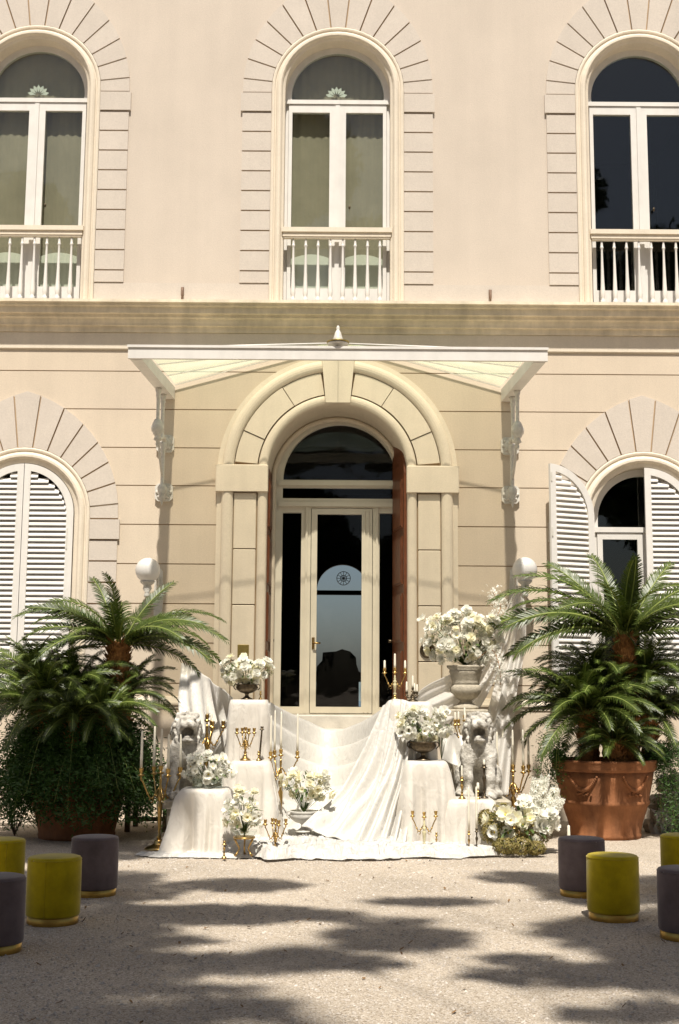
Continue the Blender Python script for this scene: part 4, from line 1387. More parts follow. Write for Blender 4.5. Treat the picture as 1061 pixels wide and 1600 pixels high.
for px, ppx, rz, wh in ((289, 303, R(10), 'left'), (748, 752, R(-4), 'right')):
    ly = LIONY[wh]
    p = at(px, 1246, ly)
    zt = p.z + 0.0
    ped = tag(empty('stone_pedestal', (at(ppx, 1246, ly).x, ly, 0)), f'weathered stone block under the {wh} stone lion', 'pedestal', 'lion pedestals')
    d = MB(); d.cbox(-0.24, 0.24, -0.36, (-0.15-ly), 0.0, zt-0.09, 0.012); d.local('block', M['stone2'], ped)
    d = MB(); d.cbox(-0.28, 0.28, -0.40, (-0.11-ly), zt-0.089, zt, 0.015); d.local('cap_slab', M['stone2'], ped)
    li = tag(empty('stone_lion', (p.x, ly, zt), rz), f'grey stone lion seated with open mouth on the {wh} side of the steps', 'statue', 'stone lions by the steps')
    sc = (at(px, 1113, ly-0.12).z - zt)/0.935
    inst('lion_body', LIONM, li, (0, 0, 0), (0, 0, 0), (0.95*sc, sc, sc))
# ------------------------------------------------------------------ candelabra
def candle_prof(L, r):
    return [(r*1.05, 0), (r, L*0.3), (r*0.8, L*0.93), (r*0.55, L*0.985), (0.0015, L)]
def cup(mb, x, y, z, s=1.0):
    mb.lathe([(0.004*s, -0.045*s), (0.010*s, -0.04*s), (0.005*s, -0.028*s), (0.026*s, -0.014*s), (0.028*s, -0.008*s), (0.010*s, -0.002*s),
              (0.013*s, 0.008*s), (0.019*s, 0.022*s), (0.018*s, 0.036*s), (0.021*s, 0.042*s), (0.012*s, 0.043*s)], 10, (x, y, z))
def candelabrum(label, base, H, n, ra, candle=0.0, m='brass', rot=0.0, cr=0.011, s=1.0, stem_m=None, arm_dz=-0.05, central=True, base_r=None,
                drop=0.07, group='brass candelabra', clen=None, name='candelabrum'):
    t = tag(empty(name, base), label, name, group)
    br = base_r or (0.06*s)
    d = MB()
    d.lathe([(br, 0), (br*1.02, 0.008), (br*0.85, 0.02*s), (br*0.5, 0.035*s), (br*0.32, 0.05*s), (br*0.36, 0.06*s), (br*0.22, 0.075*s)], 16)
    d.local('base', M[m], t)
    d = MB()
    h0, h1 = 0.07*s, H - 0.04*s
    q = h1 - h0
    r = 0.011*s
    d.lathe([(r*1.0, h0), (r*1.9, h0+0.02*s), (r*0.8, h0+0.04*s), (r*1.0, h0+q*0.18), (r*1.9, h0+q*0.5), (r*2.1, h0+q*0.56), (r*0.9, h0+q*0.60), (r*2.0, h0+q*0.66),
             (r*2.0, h0+q*0.70), (r*0.8, h0+q*0.74), (r*1.5, h0+q*0.82), (r*0.7, h0+q*0.87), (r*1.1, h0+q*0.95), (r*0.6, h1)], 12)
    d.local('stem', M[stem_m or m], t)
    def put_candle(x, y, z, L):
        c = MB(); c.lathe(candle_prof(L, cr), 8, (x, y, z)); c.local('candle', M['wax'], t)
    if central:
        d = MB(); cup(d, 0, 0, H, s); d.local('cup', M[m], t)
        if candle: put_candle(0, 0, H + 0.03*s, candle if clen is None else clen[0])
    for k in range(n):
        a = rot + 2*PI*k/n
        ca, sa = math.cos(a), math.sin(a)
        zs = max(h0 + q*0.70, H + arm_dz - 0.11*s)
        ze = H + arm_dz - 0.045*s
        d = MB()
        pts = []
        for i in range(15):
            v = i/14
            rr = ra*v
            z = zs + (ze-zs)*(v**1.5) - drop*s*math.sin(PI*min(1, v*1.05))**1.2*(1 if v < 0.97 else 0.6) + 0.02*s*math.sin(3*PI*v)*(1-v)
            pts.append((ca*rr, sa*rr, z))
        d.tube(pts, [0.0062*s]*15, 6)
        for v in (4, 9): d.ball(pts[v], 0.0105*s, 6, 5)
        # little scroll under the arm
        d.tube([(ca*(ra*0.45 + 0.018*s*math.cos(j*0.7)), sa*(ra*0.45 + 0.018*s*math.cos(j*0.7)), pts[6][2] - 0.014*s + 0.016*s*math.sin(j*0.7)) for j in range(8)], 0.004*s, 5)
        cup(d, ca*ra, sa*ra, H + arm_dz, s)
        d.local('arm', M[m], t)
        if candle: put_candle(ca*ra, sa*ra, H + arm_dz + 0.03*s, candle*(0.92 + 0.16*((k*37) % 10)/10) if clen is None else clen[(k+1) % len(clen)])
    return t
def stick(label, base, H, candle=0.0, m='brass', r=0.03, cr=0.011, style=0, lean=0.0):
    t = tag(empty('candlestick', base), label, 'candlestick', 'single candlesticks')
    t.rotation_euler = (0, lean, 0)
    d = MB(); d.lathe([(r, 0), (r*1.02, 0.006), (r*0.7, 0.018), (r*0.3, 0.03), (r*0.42, 0.04), (r*0.25, 0.05)], 14); d.local('base', M[m], t)
    d = MB()
    q = H - 0.07
    if style == 0:
        pr = [(r*0.25, 0.05), (r*0.4, 0.05+q*0.12), (r*0.2, 0.05+q*0.2), (r*0.28, 0.05+q*0.45), (r*0.5, 0.05+q*0.6), (r*0.45, 0.05+q*0.68), (r*0.2, 0.05+q*0.76), (r*0.3, 0.05+q*0.9), (r*0.25, 0.05+q)]
    else:
        pr = [(r*0.40, 0.05), (r*0.32, 0.05+q*0.05), (r*0.26, 0.05+q*0.98), (r*0.42, 0.05+q)]
    d.lathe(pr, 12 if style == 0 else 4); d.local('stem', M[m], t)
    d = MB(); d.lathe([(r*0.35, H-0.022), (r*0.75, H-0.016), (r*0.75, H-0.012), (r*0.4, H-0.008), (r*0.5, H+0.012), (r*0.55, H+0.018), (r*0.3, H+0.018)], 12); d.local('cup', M[m], t)
    if candle:
        c = MB(); c.lathe(candle_prof(candle, cr), 8, (0, 0, H+0.01)); c.local('candle', M['wax'], t)
    return t
Gz = lambda px, py, Y: at(px, py, Y).z
# tall floor standing pair
b = gnd(248, 1327)
candelabrum('tall gold floor candelabrum with long ivory tapers left of the left lion', b, Gz(248, 1205, b.y), 4, 0.215, 0.36, 'gold', R(28), 0.0145, 1.35, base_r=0.15, arm_dz=-0.02, clen=[0.40, 0.36, 0.44, 0.40, 0.37], drop=0.09, group='tall floor candelabra')
b = gnd(803, 1306)
candelabrum('tall gold floor candelabrum with ivory tapers before the right cycad', b, Gz(803, 1203, b.y), 4, 0.215, 0.36, 'gold', R(25), 0.0145, 1.35, base_r=0.15, arm_dz=0.0, clen=[0.42, 0.38, 0.44, 0.40, 0.43], drop=0.09, group='tall floor candelabra')
# on the lion pedestals
zl = at(286, 1246, -2.95).z
b = Vector((at(321, 1246, -2.55).x, -2.55, zl))
candelabrum('gold candelabrum with short candles beside the left lion', b, Gz(321, 1124, -2.55)-zl, 5, 0.18, 0.10, 'gold', R(8), 0.012, 1.25, arm_dz=-0.07, clen=[0.12, 0.03, 0.10, 0.04, 0.12, 0.05])
zr = at(748, 1246, LIONY['right']).z
b = Vector((at(727, 1246, -2.15).x, -2.15, zr))
candelabrum('gold candelabrum with short white candles beside the right lion', b, Gz(727, 1124, -2.15)-zr, 5, 0.115, 0.10, 'gold', R(50), 0.012, 1.1, arm_dz=-0.05)
b = at(437, 1322, -2.85); b.z = 0.02
candelabrum('gold candelabrum with long thin tapers rising behind the middle left plinth', b, Gz(437, 1178, -2.85)-0.02, 3, 0.18, 0.40, 'gold', R(-5), 0.012, 1.15, arm_dz=-0.02, clen=[0.42, 0.42, 0.45, 0.40], drop=0.09)
# on plinths
b = Vector((at(383, 1189, PB.y-0.06).x, PB.y-0.06, PB.z+0.006))
candelabrum('unlit brass candelabrum on top of the middle left plinth', b, Gz(383, 1143, b.y)-PB.z, 4, 0.098, 0, 'brass', R(25), s=0.95, arm_dz=-0.01)
b = Vector((at(617, 1095, -2.56).x, -2.56, PD.z+0.006))
candelabrum('gold candelabrum with onyx stem and three white candles on right tall plinth', b, Gz(617, 1050, -2.56)-PD.z, 2, 0.115, 0.14, 'gold', R(4), 0.013, 0.95, stem_m='onyx', arm_dz=-0.005, clen=[0.17, 0.10, 0.10])
b = Vector((at(645, 1097, -2.74).x, -2.74, PD.z+0.006))
candelabrum('small dark bronze candelabrum with white candles on right tall plinth', b, Gz(645, 1080, -2.74)-PD.z, 3, 0.068, 0.12, 'bronze', R(190), 0.012, 0.8, arm_dz=-0.045, base_r=0.06, clen=[0.14, 0.12, 0.09, 0.10], drop=0.02)
# on the floor
b = gnd(430, 1334, 0.05)
candelabrum('unlit brass candelabrum on the floor fabric below the middle left plinth', b, Gz(430, 1287, b.y)-0.04, 4, 0.105, 0, 'brass', R(20), s=0.9, arm_dz=-0.005)
b = gnd(663, 1333, 0.03)
candelabrum('unlit gold candelabrum with onyx stem on the floor below the dark bowl', b, Gz(663, 1275, b.y)-0.03, 2, 0.118, 0, 'gold', R(3), s=0.95, stem_m='onyx', arm_dz=0.01)
stick('short brass candlestick without candle at the front edge of the left cloth', gnd(350, 1342, 0.02), 0.15, 0, 'brass', 0.028)
stick('thin brass candlestick with white candle beside the bronze urn bowl', Vector((at(407, 1094, PA.y-0.05).x, PA.y-0.05, PA.z+0.006)), 0.075, 0.14, 'brass', 0.022, 0.010)
stick('tall leaning dark column candlestick on the middle left plinth', Vector((at(405, 1189, PB.y).x, PB.y+0.02, PB.z+0.006)), 0.34, 0, 'bronze', 0.034, style=1, lean=R(4))
stick('small brass cup candlestick on the middle left plinth', Vector((at(404, 1190, PB.y-0.12).x, PB.y-0.12, PB.z+0.006)), 0.085, 0, 'brass', 0.026)
stick('brass candlestick with white candle on the left of the low right table', Vector((at(722, 1252, PF.y-0.1).x, PF.y-0.1, PF.z+0.006)), Gz(722, 1217, PF.y)-PF.z, 0.13, 'brass', 0.038)
stick('tall bronze candlestick with short candle on the low right table', Vector((at(757, 1250, PF.y-0.02).x, PF.y-0.02, PF.z+0.006)), Gz(757, 1198, PF.y)-PF.z, 0.06, 'bronze', 0.045, 0.013)
stick('little brass candlestick with stubby pillar candle on the low right table', Vector((at(747, 1251, PF.y-0.12).x, PF.y-0.12, PF.z+0.006)), 0.09, 0.07, 'brass', 0.026, 0.016)
stick('small dark candlestick standing behind the onyx candelabrum on the floor', gnd(682, 1327, 0.03), 0.15, 0, 'brass', 0.024)
stick('brass candlestick with very long taper at the left of the floor pair', gnd(733, 1335, 0.03), 0.21, 0.44, 'brass', 0.026, 0.012)
stick('dark candlestick with very long taper next to the green flowers', gnd(745, 1334, 0.03), 0.23, 0.42, 'bronze', 0.028, 0.012)
stick('plain white candle on low holder behind the right grey stool', gnd(889, 1322), 0.06, 0.15, 'brass', 0.026, 0.018)

# ------------------------------------------------------------------ flowers
def petal_patch(mb, base, out, up, L, w, curl, n=3):
    """one curved petal"""
    side = out.cross(up)
    rows = []
    for j in range(n+1):
        t = j/n
        ww = w*math.sin(PI*(0.18 + 0.70*t))
        c = base + out*(L*t) + up*(curl*L*t*t)
        rows.append([c - side*ww + up*ww*0.35, c, c + side*ww + up*ww*0.35])
    mb.grid(rows, True)
def bloom_rose(seed, m):
    rnd = random.Random(seed); d = MB()
    for ring, (k, el, L, w, cu) in enumerate(((4, 75, 0.62, 0.36, -0.3), (6, 50, 0.82, 0.42, 0.1), (7, 22, 0.98, 0.46, 0.25), (7, -2, 1.0, 0.46, 0.15))):
        for i in range(k):
            a = 2*PI*i/k + ring*0.5 + rnd.uniform(-.2, .2)
            e = R(el + rnd.uniform(-10, 10))
            o = Vector((math.cos(a)*math.cos(e), math.sin(a)*math.cos(e), math.sin(e)))
            up = Vector((-math.cos(a)*math.sin(e), -math.sin(a)*math.sin(e), math.cos(e)))
            petal_patch(d, o*0.06, o, up, L, w, cu)
    return d.mesh('bloom', m)
def bloom_open(seed, m):
    rnd = random.Random(seed); d = MB()
    for ring, (k, el) in enumerate(((6, 32), (7, 10))):
        for i in range(k):
            a = 2*PI*i/k + ring*0.4 + rnd.uniform(-.15, .15); e = R(el + rnd.uniform(-8, 10))
            o = Vector((math.cos(a)*math.cos(e), math.sin(a)*math.cos(e), math.sin(e)))
            up = Vector((-math.cos(a)*math.sin(e), -math.sin(a)*math.sin(e), math.cos(e)))
            petal_patch(d, o*0.05, o, up, 1.0, 0.42, 0.22)
    return d.mesh('bloom', m)
ROSE = [bloom_rose(i, M['petal']) for i in range(3)]
ROSEY = [bloom_rose(i+9, M['petaly']) for i in range(2)]
OPEN = [bloom_open(i, M['petal']) for i in range(2)]
OPENY = [bloom_open(i+5, M['petaly']) for i in range(2)]
def eye_mesh(m):
    d = MB(); d.ball((0, 0, 0.10), (0.2, 0.2, 0.14), 8, 5); return d.mesh('stamen', m)
EYE, DEYE = eye_mesh(M['eye']), eye_mesh(M['darkeye'])

def bouquet(label, c, r, n, size, seed, kinds=('rose',), foot=None, leaves=48, group='white flower arrangements', lo=-0.85, sprays=0, name='flower_bouquet'):
    """c centre, r radii; blooms sit on the outer part of an ellipsoid, stems run to the foot"""
    rnd = random.Random(seed)
    t = tag(empty(name, foot if foot is not None else c), label, 'flowers', group)
    o = t.location
    pts = []
    tries = 0
    while len(pts) < n and tries < n*40:
        tries += 1
        d = Vector((rnd.gauss(0, 1), rnd.gauss(0, 1), rnd.gauss(0, 1))).normalized()
        if d.z < lo or d.y > 0.75: continue
        q = rnd.uniform(0.62, 1.18)
        p = Vector((c.x + d.x*r[0]*q, c.y + d.y*r[1]*q, c.z + d.z*r[2]*q))
        if any((p-k[0]).length < size*1.25 for k in pts): continue
        pts.append((p, d))
    for i in range(sprays):
        d = Vector((rnd.uniform(-1, 1), rnd.uniform(-.6, .2), rnd.uniform(0.3, 1))).normalized()
        q = rnd.uniform(1.15, 1.4)
        pts.append((Vector((c.x + d.x*r[0]*q, c.y + d.y*r[1]*q, c.z + d.z*r[2]*q)), d))
    for p, d in pts:
        k = rnd.choice(kinds)
        me = rnd.choice({'rose': ROSE, 'rosey': ROSEY, 'open': OPEN, 'openy': OPENY, 'dark': OPEN}[k])
        dd = (d + Vector((rnd.uniform(-.4, .4), rnd.uniform(-.7, .1), rnd.uniform(-.2, .5)))).normalized()
        s = size*rnd.choice((0.7, 0.9, 1.0, 1.1, 1.35))
        mt = Matrix.Translation(p - o) @ dd.to_track_quat('Z', 'Y').to_matrix().to_4x4() @ Matrix.Rotation(rnd.uniform(0, 6), 4, 'Z') @ Matrix.Scale(s, 4)
        b_ = inst('bloom', me, t, mtx=mt)
        if k in ('open', 'openy', 'dark'):
            inst('stamen', DEYE if k == 'dark' else EYE, b_)
    d = MB()
    f0 = Vector((c.x, c.y, c.z - r[2]*0.9)) if foot is None else foot
    for p, dd in pts:
        mid_ = p.lerp(f0, 0.5) + Vector((0, 0, 0.02))
        d.tube([f0 - o, mid_ - o, p - dd*size*0.3 - o], 0.003, 4)
    for i in range(leaves):
        dd = Vector((rnd.gauss(0, 1), rnd.gauss(0, 1), rnd.gauss(0, 0.8))).normalized()
        p = Vector((c.x + dd.x*r[0]*0.85, c.y + dd.y*r[1]*0.85, c.z + dd.z*r[2]*0.8)) - o
        up = Vector((rnd.uniform(-.4, .4), rnd.uniform(-.4, .4), 1)); up = (up - dd*up.dot(dd)).normalized()
        petal_patch(d, p, dd, up, size*rnd.uniform(0.8, 1.6), size*0.25, -0.2)
    d.local('foliage', M['leaf'], t)
    return t

def urn_bowl(label, base, H, rr, m='bronze', name='footed_bowl'):
    t = tag(empty(name, base), label, 'bowl', 'footed flower bowls')
    d = MB(); d.lathe([(rr*0.55, 0), (rr*0.55, H*0.06), (rr*0.35, H*0.12), (rr*0.18, H*0.22), (rr*0.16, H*0.34), (rr*0.24, H*0.40)], 20); d.local('foot', M[m], t)
    d = MB(); d.lathe([(rr*0.2, H*0.39), (rr*0.55, H*0.46), (rr*0.86, H*0.62), (rr*0.98, H*0.80), (rr*0.90, H*0.90), (rr*1.04, H*0.98), (rr*1.0, H), (rr*0.85, H*0.96), (rr*0.5, H*0.8)], 36,
                      mod=lambda a, z: 1 + (0.035*math.cos(14*a) if z < H*0.85 else 0)); d.local('bowl', M[m], t)
    for sg in (-1, 1):
        d = MB(); d.tube([(sg*rr*(0.95 + 0.22*math.sin(PI*k/8)), 0, H*(0.62 + 0.42*k/8)) for k in range(9)], rr*0.05, 6); d.local('handle', M[m], t)
    return t
# on the left tall plinth
b = Vector((PA.x-0.03, PA.y-0.02, PA.z+0.006))
urn_bowl('dark bronze footed bowl with white flowers on the left tall plinth', b, 0.17, 0.125)
bouquet('round white ranunculus bouquet in the bronze bowl on left tall plinth', at(386, 1050, PA.y), (0.25, 0.19, 0.135), 44, 0.047, 11, ('rose', 'rose', 'rosey'), b + Vector((0, 0, 0.15)), sprays=9)
# glass box vase on the low left table
b = Vector((at(325, 1231, PC.y).x, PC.y, PC.z+0.006))
gv = tag(empty('glass_vase', b), 'low square glass vase on the low left table', 'vase')
d = MB(); d.box(-0.15, 0.15, -0.10, 0.10, 0.0, 0.012); d.local('base', M['clearglass'], gv)
for x0, x1, y0, y1 in ((-0.15, 0.15, -0.10, -0.092), (-0.15, 0.15, 0.092, 0.10), (-0.15, -0.142, -0.091, 0.091), (0.142, 0.15, -0.091, 0.091)):
    d = MB(); d.box(x0, x1, y0, y1, 0.0125, 0.10); d.local('pane', M['clearglass'], gv)
bouquet('loose white star petal flowers in the glass vase on the low left table', at(325, 1203, PC.y), (0.22, 0.15, 0.12), 38, 0.045, 12, ('open', 'rose', 'open'), b + Vector((0, 0, 0.03)), sprays=7)
# tripod bowl on the floor
b = gnd(381, 1338, 0.03)
tp = tag(empty('tripod_bowl', b), 'brass tripod stand with glass bowl on the floor below the left plinths', 'bowl', 'footed flower bowls')
for k in range(3):
    a = R(90 + 120*k)
    d = MB(); d.tube([(math.cos(a)*q, math.sin(a)*q, z) for q, z in ((0.10, 0.012), (0.075, 0.03), (0.05, 0.08), (0.085, 0.14), (0.10, 0.17))], [0.014, 0.01, 0.008, 0.009, 0.012], 7); d.local('leg', M['brass'], tp)
d = MB(); d.lathe([(0.105, 0.17), (0.11, 0.18), (0.105, 0.19), (0.09, 0.185)], 18); d.local('ring', M['brass'], tp)
d = MB(); d.lathe([(0.02, 0.165), (0.085, 0.185), (0.125, 0.23), (0.13, 0.25), (0.12, 0.25)], 18); d.local('bowl', M['clearglass'], tp)
bouquet('cream anemones with yellow centres in the tripod bowl', at(380, 1272, b.y), (0.16, 0.13, 0.195), 34, 0.046, 13, ('openy', 'open', 'rosey', 'dark'), b + Vector((0, 0, 0.22)), sprays=6, leaves=20)
# stone bowl in the middle of the drapery
b = at(474, 1300, -3.12)
urn_bowl('pale stone footed bowl half buried in the draped fabric of the steps', b, 0.22, 0.15, 'palestone', 'stone_bowl')
bouquet('soft yellow and cream flowers in the stone bowl amid the drapery', at(480, 1228, -3.12), (0.25, 0.16, 0.13), 34, 0.05, 14, ('rosey', 'open', 'rose', 'openy'), b + Vector((0, 0, 0.2)), sprays=7)
# on the right middle plinth
b = Vector((at(661, 1188, PE.y).x, PE.y-0.02, PE.z+0.006))
urn_bowl('dark bronze bowl with one scroll handle on the right middle plinth', b, 0.20, 0.145)
bouquet('blush white anemones in the dark bowl on the right middle plinth', at(656, 1134, PE.y), (0.215, 0.16, 0.145), 36, 0.05, 15, ('rose', 'open', 'rosey', 'dark'), b + Vector((0, 0, 0.17)), sprays=9)
b = at(690, 1187, -2.75)
bouquet('small cluster of white ranunculus left of the right lion', at(690, 1134, -2.75), (0.08, 0.08, 0.14), 9, 0.055, 16, ('rose', 'rosey'), b, leaves=6)
# stone garden urn on a block
ub = at(728, 1108, -1.6)
pd = tag(empty('stone_pedestal', (ub.x, -1.6, zr)), 'plain stone block behind the right lion under the garden urn', 'pedestal', 'lion pedestals')
d = MB(); d.cbox(-0.24, 0.24, -0.24, 0.24, 0.0, ub.z - zr, 0.015); d.local('block', M['stone2'], pd)
urn = tag(empty('garden_urn', ub), 'carved stone garden urn full of white flowers right of the portal', 'urn')
UH = at(728, 1040, -1.6).z - ub.z
UR_ = 0.20
d = MB(); d.lathe([(0.15, 0), (0.15, 0.03), (0.11, 0.05), (0.075, 0.08), (0.07, 0.10), (0.09, 0.115)], 24); d.local('foot', M['stone2'], urn)
d = MB(); d.lathe([(0.08, 0.11), (0.13, 0.14), (0.17, 0.20), (0.178, 0.25), (0.165, 0.285), (0.155, 0.29)], 72, mod=lambda a, z: 1 + 0.05*abs(math.cos(12*a))*(1 if z < 0.27 else 0)); d.local('gadrooned_bowl', M['stone2'], urn)
d = MB(); d.lathe([(0.157, 0.29), (0.167, 0.30), (0.160, 0.32), (0.165, 0.34), (0.185, UH-0.10), (0.20, UH-0.07), (0.19, UH-0.055), (0.225, UH-0.02), (0.225, UH), (0.18, UH), (0.17, UH-0.05)], 72,
                  mod=lambda a, z: 1 + (0.03*max(0, math.sin(6*a + 9*math.sin(z*22)))*math.sin((z-0.33)/(UH-0.43)*PI) if 0.33 < z < UH-0.10 else 0)); d.local('neck', M['stone2'], urn)
bouquet('large bouquet of white roses and blossom overflowing the stone garden urn', at(722, 1000, -1.6), (0.42, 0.26, 0.29), 110, 0.056, 17, ('rose', 'rose', 'rosey', 'open'), ub + Vector((0, 0, UH)), sprays=18, leaves=80)
# blossom spray rising to the right of the urn
def blossom_spray(label, curve, n, spread, seed, size=0.022, m='petal', leafy=True):
    rnd = random.Random(seed)
    C_ = catmull(curve, 40)
    t = tag(empty('blossom_branch', C_[0]), label, 'branch', 'blossom branches')
    o = C_[0]
    d = MB(); d.tube([p - o for p in C_], 0.005, 5); d.local('twig', M['trunkc'], t)
    d = MB()
    for i in range(n):
        k = rnd.randrange(6, 40); p = C_[k] - o + Vector((rnd.gauss(0, spread), rnd.gauss(0, spread), rnd.gauss(0, spread)))
        u = Vector((rnd.gauss(0, 1), rnd.gauss(0, 1), rnd.gauss(0, 1))).normalized(); v = u.orthogonal().normalized()
        for q in range(4):
            a = q*PI/2
            w_ = (u.cross(v)*math.sin(a) + v*math.cos(a))
            petal_patch(d, p, w_, u, size, size*0.45, 0.3, 1)
    d.local('blossom', M[m], t)['kind'] = 'stuff'
blossom_spray('airy white blossom branch rising from the urn towards the right lamp', [at(735, 1030, -1.55), at(762, 985, -1.45), at(782, 950, -1.3), at(770, 925, -1.25)], 260, 0.055, 3)
blossom_spray('drooping white blossom branch at the right side of the urn', [at(745, 1030, -1.7), at(768, 1015, -1.75), at(780, 1040, -1.8), at(782, 1070, -1.8)], 170, 0.045, 4)
# the ground arrangement
gc = gnd(806, 1322)
ga = tag(empty('moss_arrangement', gc), 'mound of green hydrangea and moss on the gravel beside the right pot', 'flowers', 'ground flower arrangement')
rnd = random.Random(31)
for k, (px, py, rw, rh_, Y) in enumerate(((770, 1300, 0.13, 0.13, -3.52), (785, 1272, 0.15, 0.12, -3.35), (790, 1322, 0.14, 0.08, -3.75), (812, 1322, 0.15, 0.09, -3.75), (836, 1325, 0.11, 0.07, -3.72), (760, 1280, 0.09, 0.10, -3.4), (800, 1295, 0.2, 0.15, -3.45), (840, 1300, 0.15, 0.13, -3.45))):
    c = at(px, py, Y) - gc
    d = MB()
    for i in range(230):
        u = Vector((rnd.gauss(0, 1), rnd.gauss(0, 1), rnd.gauss(0, 1))).normalized()
        p = c + Vector((u.x*rw, u.y*rw*0.8, u.z*rh_))*rnd.uniform(0.75, 1.0)
        if p.z < 0.004: p.z = 0.004 + rnd.random()*0.03
        v = u.orthogonal().normalized()
        for q in range(3):
            a = q*2*PI/3 + rnd.random()
            w_ = (u.cross(v)*math.sin(a) + v*math.cos(a))
            petal_patch(d, p, w_, u, 0.022, 0.011, 0.3, 1)
    d.local('moss_clump', M['moss'], ga)['kind'] = 'stuff'
bouquet('big white anemones and roses over the moss mound beside the right pot', at(816, 1290, -3.50), (0.31, 0.18, 0.19), 30, 0.072, 32, ('open', 'open', 'rose', 'openy'), gnd(812, 1318), leaves=40, lo=-0.6, group='ground flower arrangement')
def stock_spike(label, p0, p1, seed):
    rnd = random.Random(seed)
    t = tag(empty('flower_spike', p0), label, 'flowers', 'white stock spikes')
    L = (p1-p0)
    d = MB(); d.tube([(0, 0, 0), L*0.5, L], 0.006, 5); d.local('stem', M['leaf'], t)
    d = MB()
    for i in range(150):
        t_ = rnd.uniform(0.25, 1.0)
        a = rnd.uniform(0, 2*PI)
        ax = L.normalized(); u = ax.orthogonal().normalized(); v = ax.cross(u)
        n_ = u*math.cos(a) + v*math.sin(a)
        p = L*t_ + n_*(0.056*(1.15-0.6*t_)*rnd.uniform(0.6, 1.1))
        w0 = n_.orthogonal().normalized()
        for q in range(4):
            b_ = q*PI/2 + rnd.random()
            petal_patch(d, p, (w0*math.cos(b_) + n_.cross(w0)*math.sin(b_)), n_, 0.030, 0.014, 0.5, 1)
    d.local('florets', M['petal'], t)['kind'] = 'stuff'
for k, (x0, y0, x1, y1, Y, lb) in enumerate(((826, 1290, 818, 1248, -3.4, 'shortest white stock spike at the left of its fan'), (832, 1290, 838, 1218, -3.32, 'white stock spike second from left in the fan'),
        (840, 1290, 852, 1212, -3.25, 'tallest white stock spike in the fan by the pot'), (846, 1292, 868, 1232, -3.35, 'white stock spike leaning right in the fan'), (848, 1300, 876, 1248, -3.42, 'rightmost white stock spike close to the terracotta pot'), (846, 1306, 868, 1275, -3.5, 'lowest white stock spike leaning at the right of the mound'))):
    stock_spike(lb, at(x0, y0, Y), at(x1, y1, Y), 60+k)
# ------------------------------------------------------------------ planters
def pot(label, c, rt, rb, H, m='terra', relief=True):
    t = tag(empty('terracotta_pot', c), label, 'planter', 'terracotta planters')
    d = MB()
    d.lathe([(rb, 0), (rb*1.02, H*0.05), (rb*1.0, H*0.07), (rb*1.06, H*0.20), (rb + (rt-rb)*0.45, H*0.42), (rb + (rt-rb)*0.55, H*0.44), (rb + (rt-rb)*0.55, H*0.475), (rb + (rt-rb)*0.50, H*0.49),
             (rb + (rt-rb)*0.72, H*0.72), (rb + (rt-rb)*0.82, H*0.855)], 56)
    d.local('body', M[m], t)
    d = MB(); d.lathe([(rb + (rt-rb)*0.82, H*0.855), (rt*0.985, H*0.87), (rt*1.0, H*0.90), (rt*1.0, H*0.965), (rt*1.02, H*0.98), (rt*1.0, H), (rt*0.90, H), (rt*0.88, H*0.93)], 56, cap=False); d.local('rim', M[m], t)
    d = MB(); d.lathe([(rt*0.885, H*0.90), (rt*0.4, H*0.93), (0.01, H*0.94)], 24, cap=False); d.local('soil', M['soil'], t)
    if relief:
        for s, a0 in ((0, R(-62)), (1, R(-128))):
            d = MB()
            for k in range(25):
                v = k/24 - 0.5
                a = a0 + v*0.62
                z = H*0.80 - H*0.17*(1-(2*v)**2)
                rr = rb + (rt-rb)*(0.5 + 0.32*(z/H-0.49)/0.365) + 0.008
                d.ball((rr*math.cos(a), rr*math.sin(a), z), 0.016 + 0.010*(1-abs(2*v)), 6, 5)
            for k in range(14):
                v = (random.random()-0.5); a = a0 + v*0.35; z = H*0.585 + random.uniform(-.02, .02)
                rr = rb + (rt-rb)*(0.56) + 0.012
                d.ball((rr*math.cos(a), rr*math.sin(a), z), 0.014, 6, 5)
            d.local('garland_relief', M[m], t)
    return t
RPY = -1.85
rp = gnd(946, 1303); rp = Vector((at(946, 1300, RPY).x, RPY, 0))
RH = at(946, 1186, RPY).z
pot('large terracotta pot with garland relief and cycads on the right', rp, 0.60, 0.40, RH)
LPY = -2.25
lp_ = Vector((at(120, 1300, LPY).x, LPY, 0))
LH = at(120, 1190, LPY).z
pot('large shaded terracotta pot hidden under ferns on the left', lp_, 0.585, 0.42, LH, relief=False)

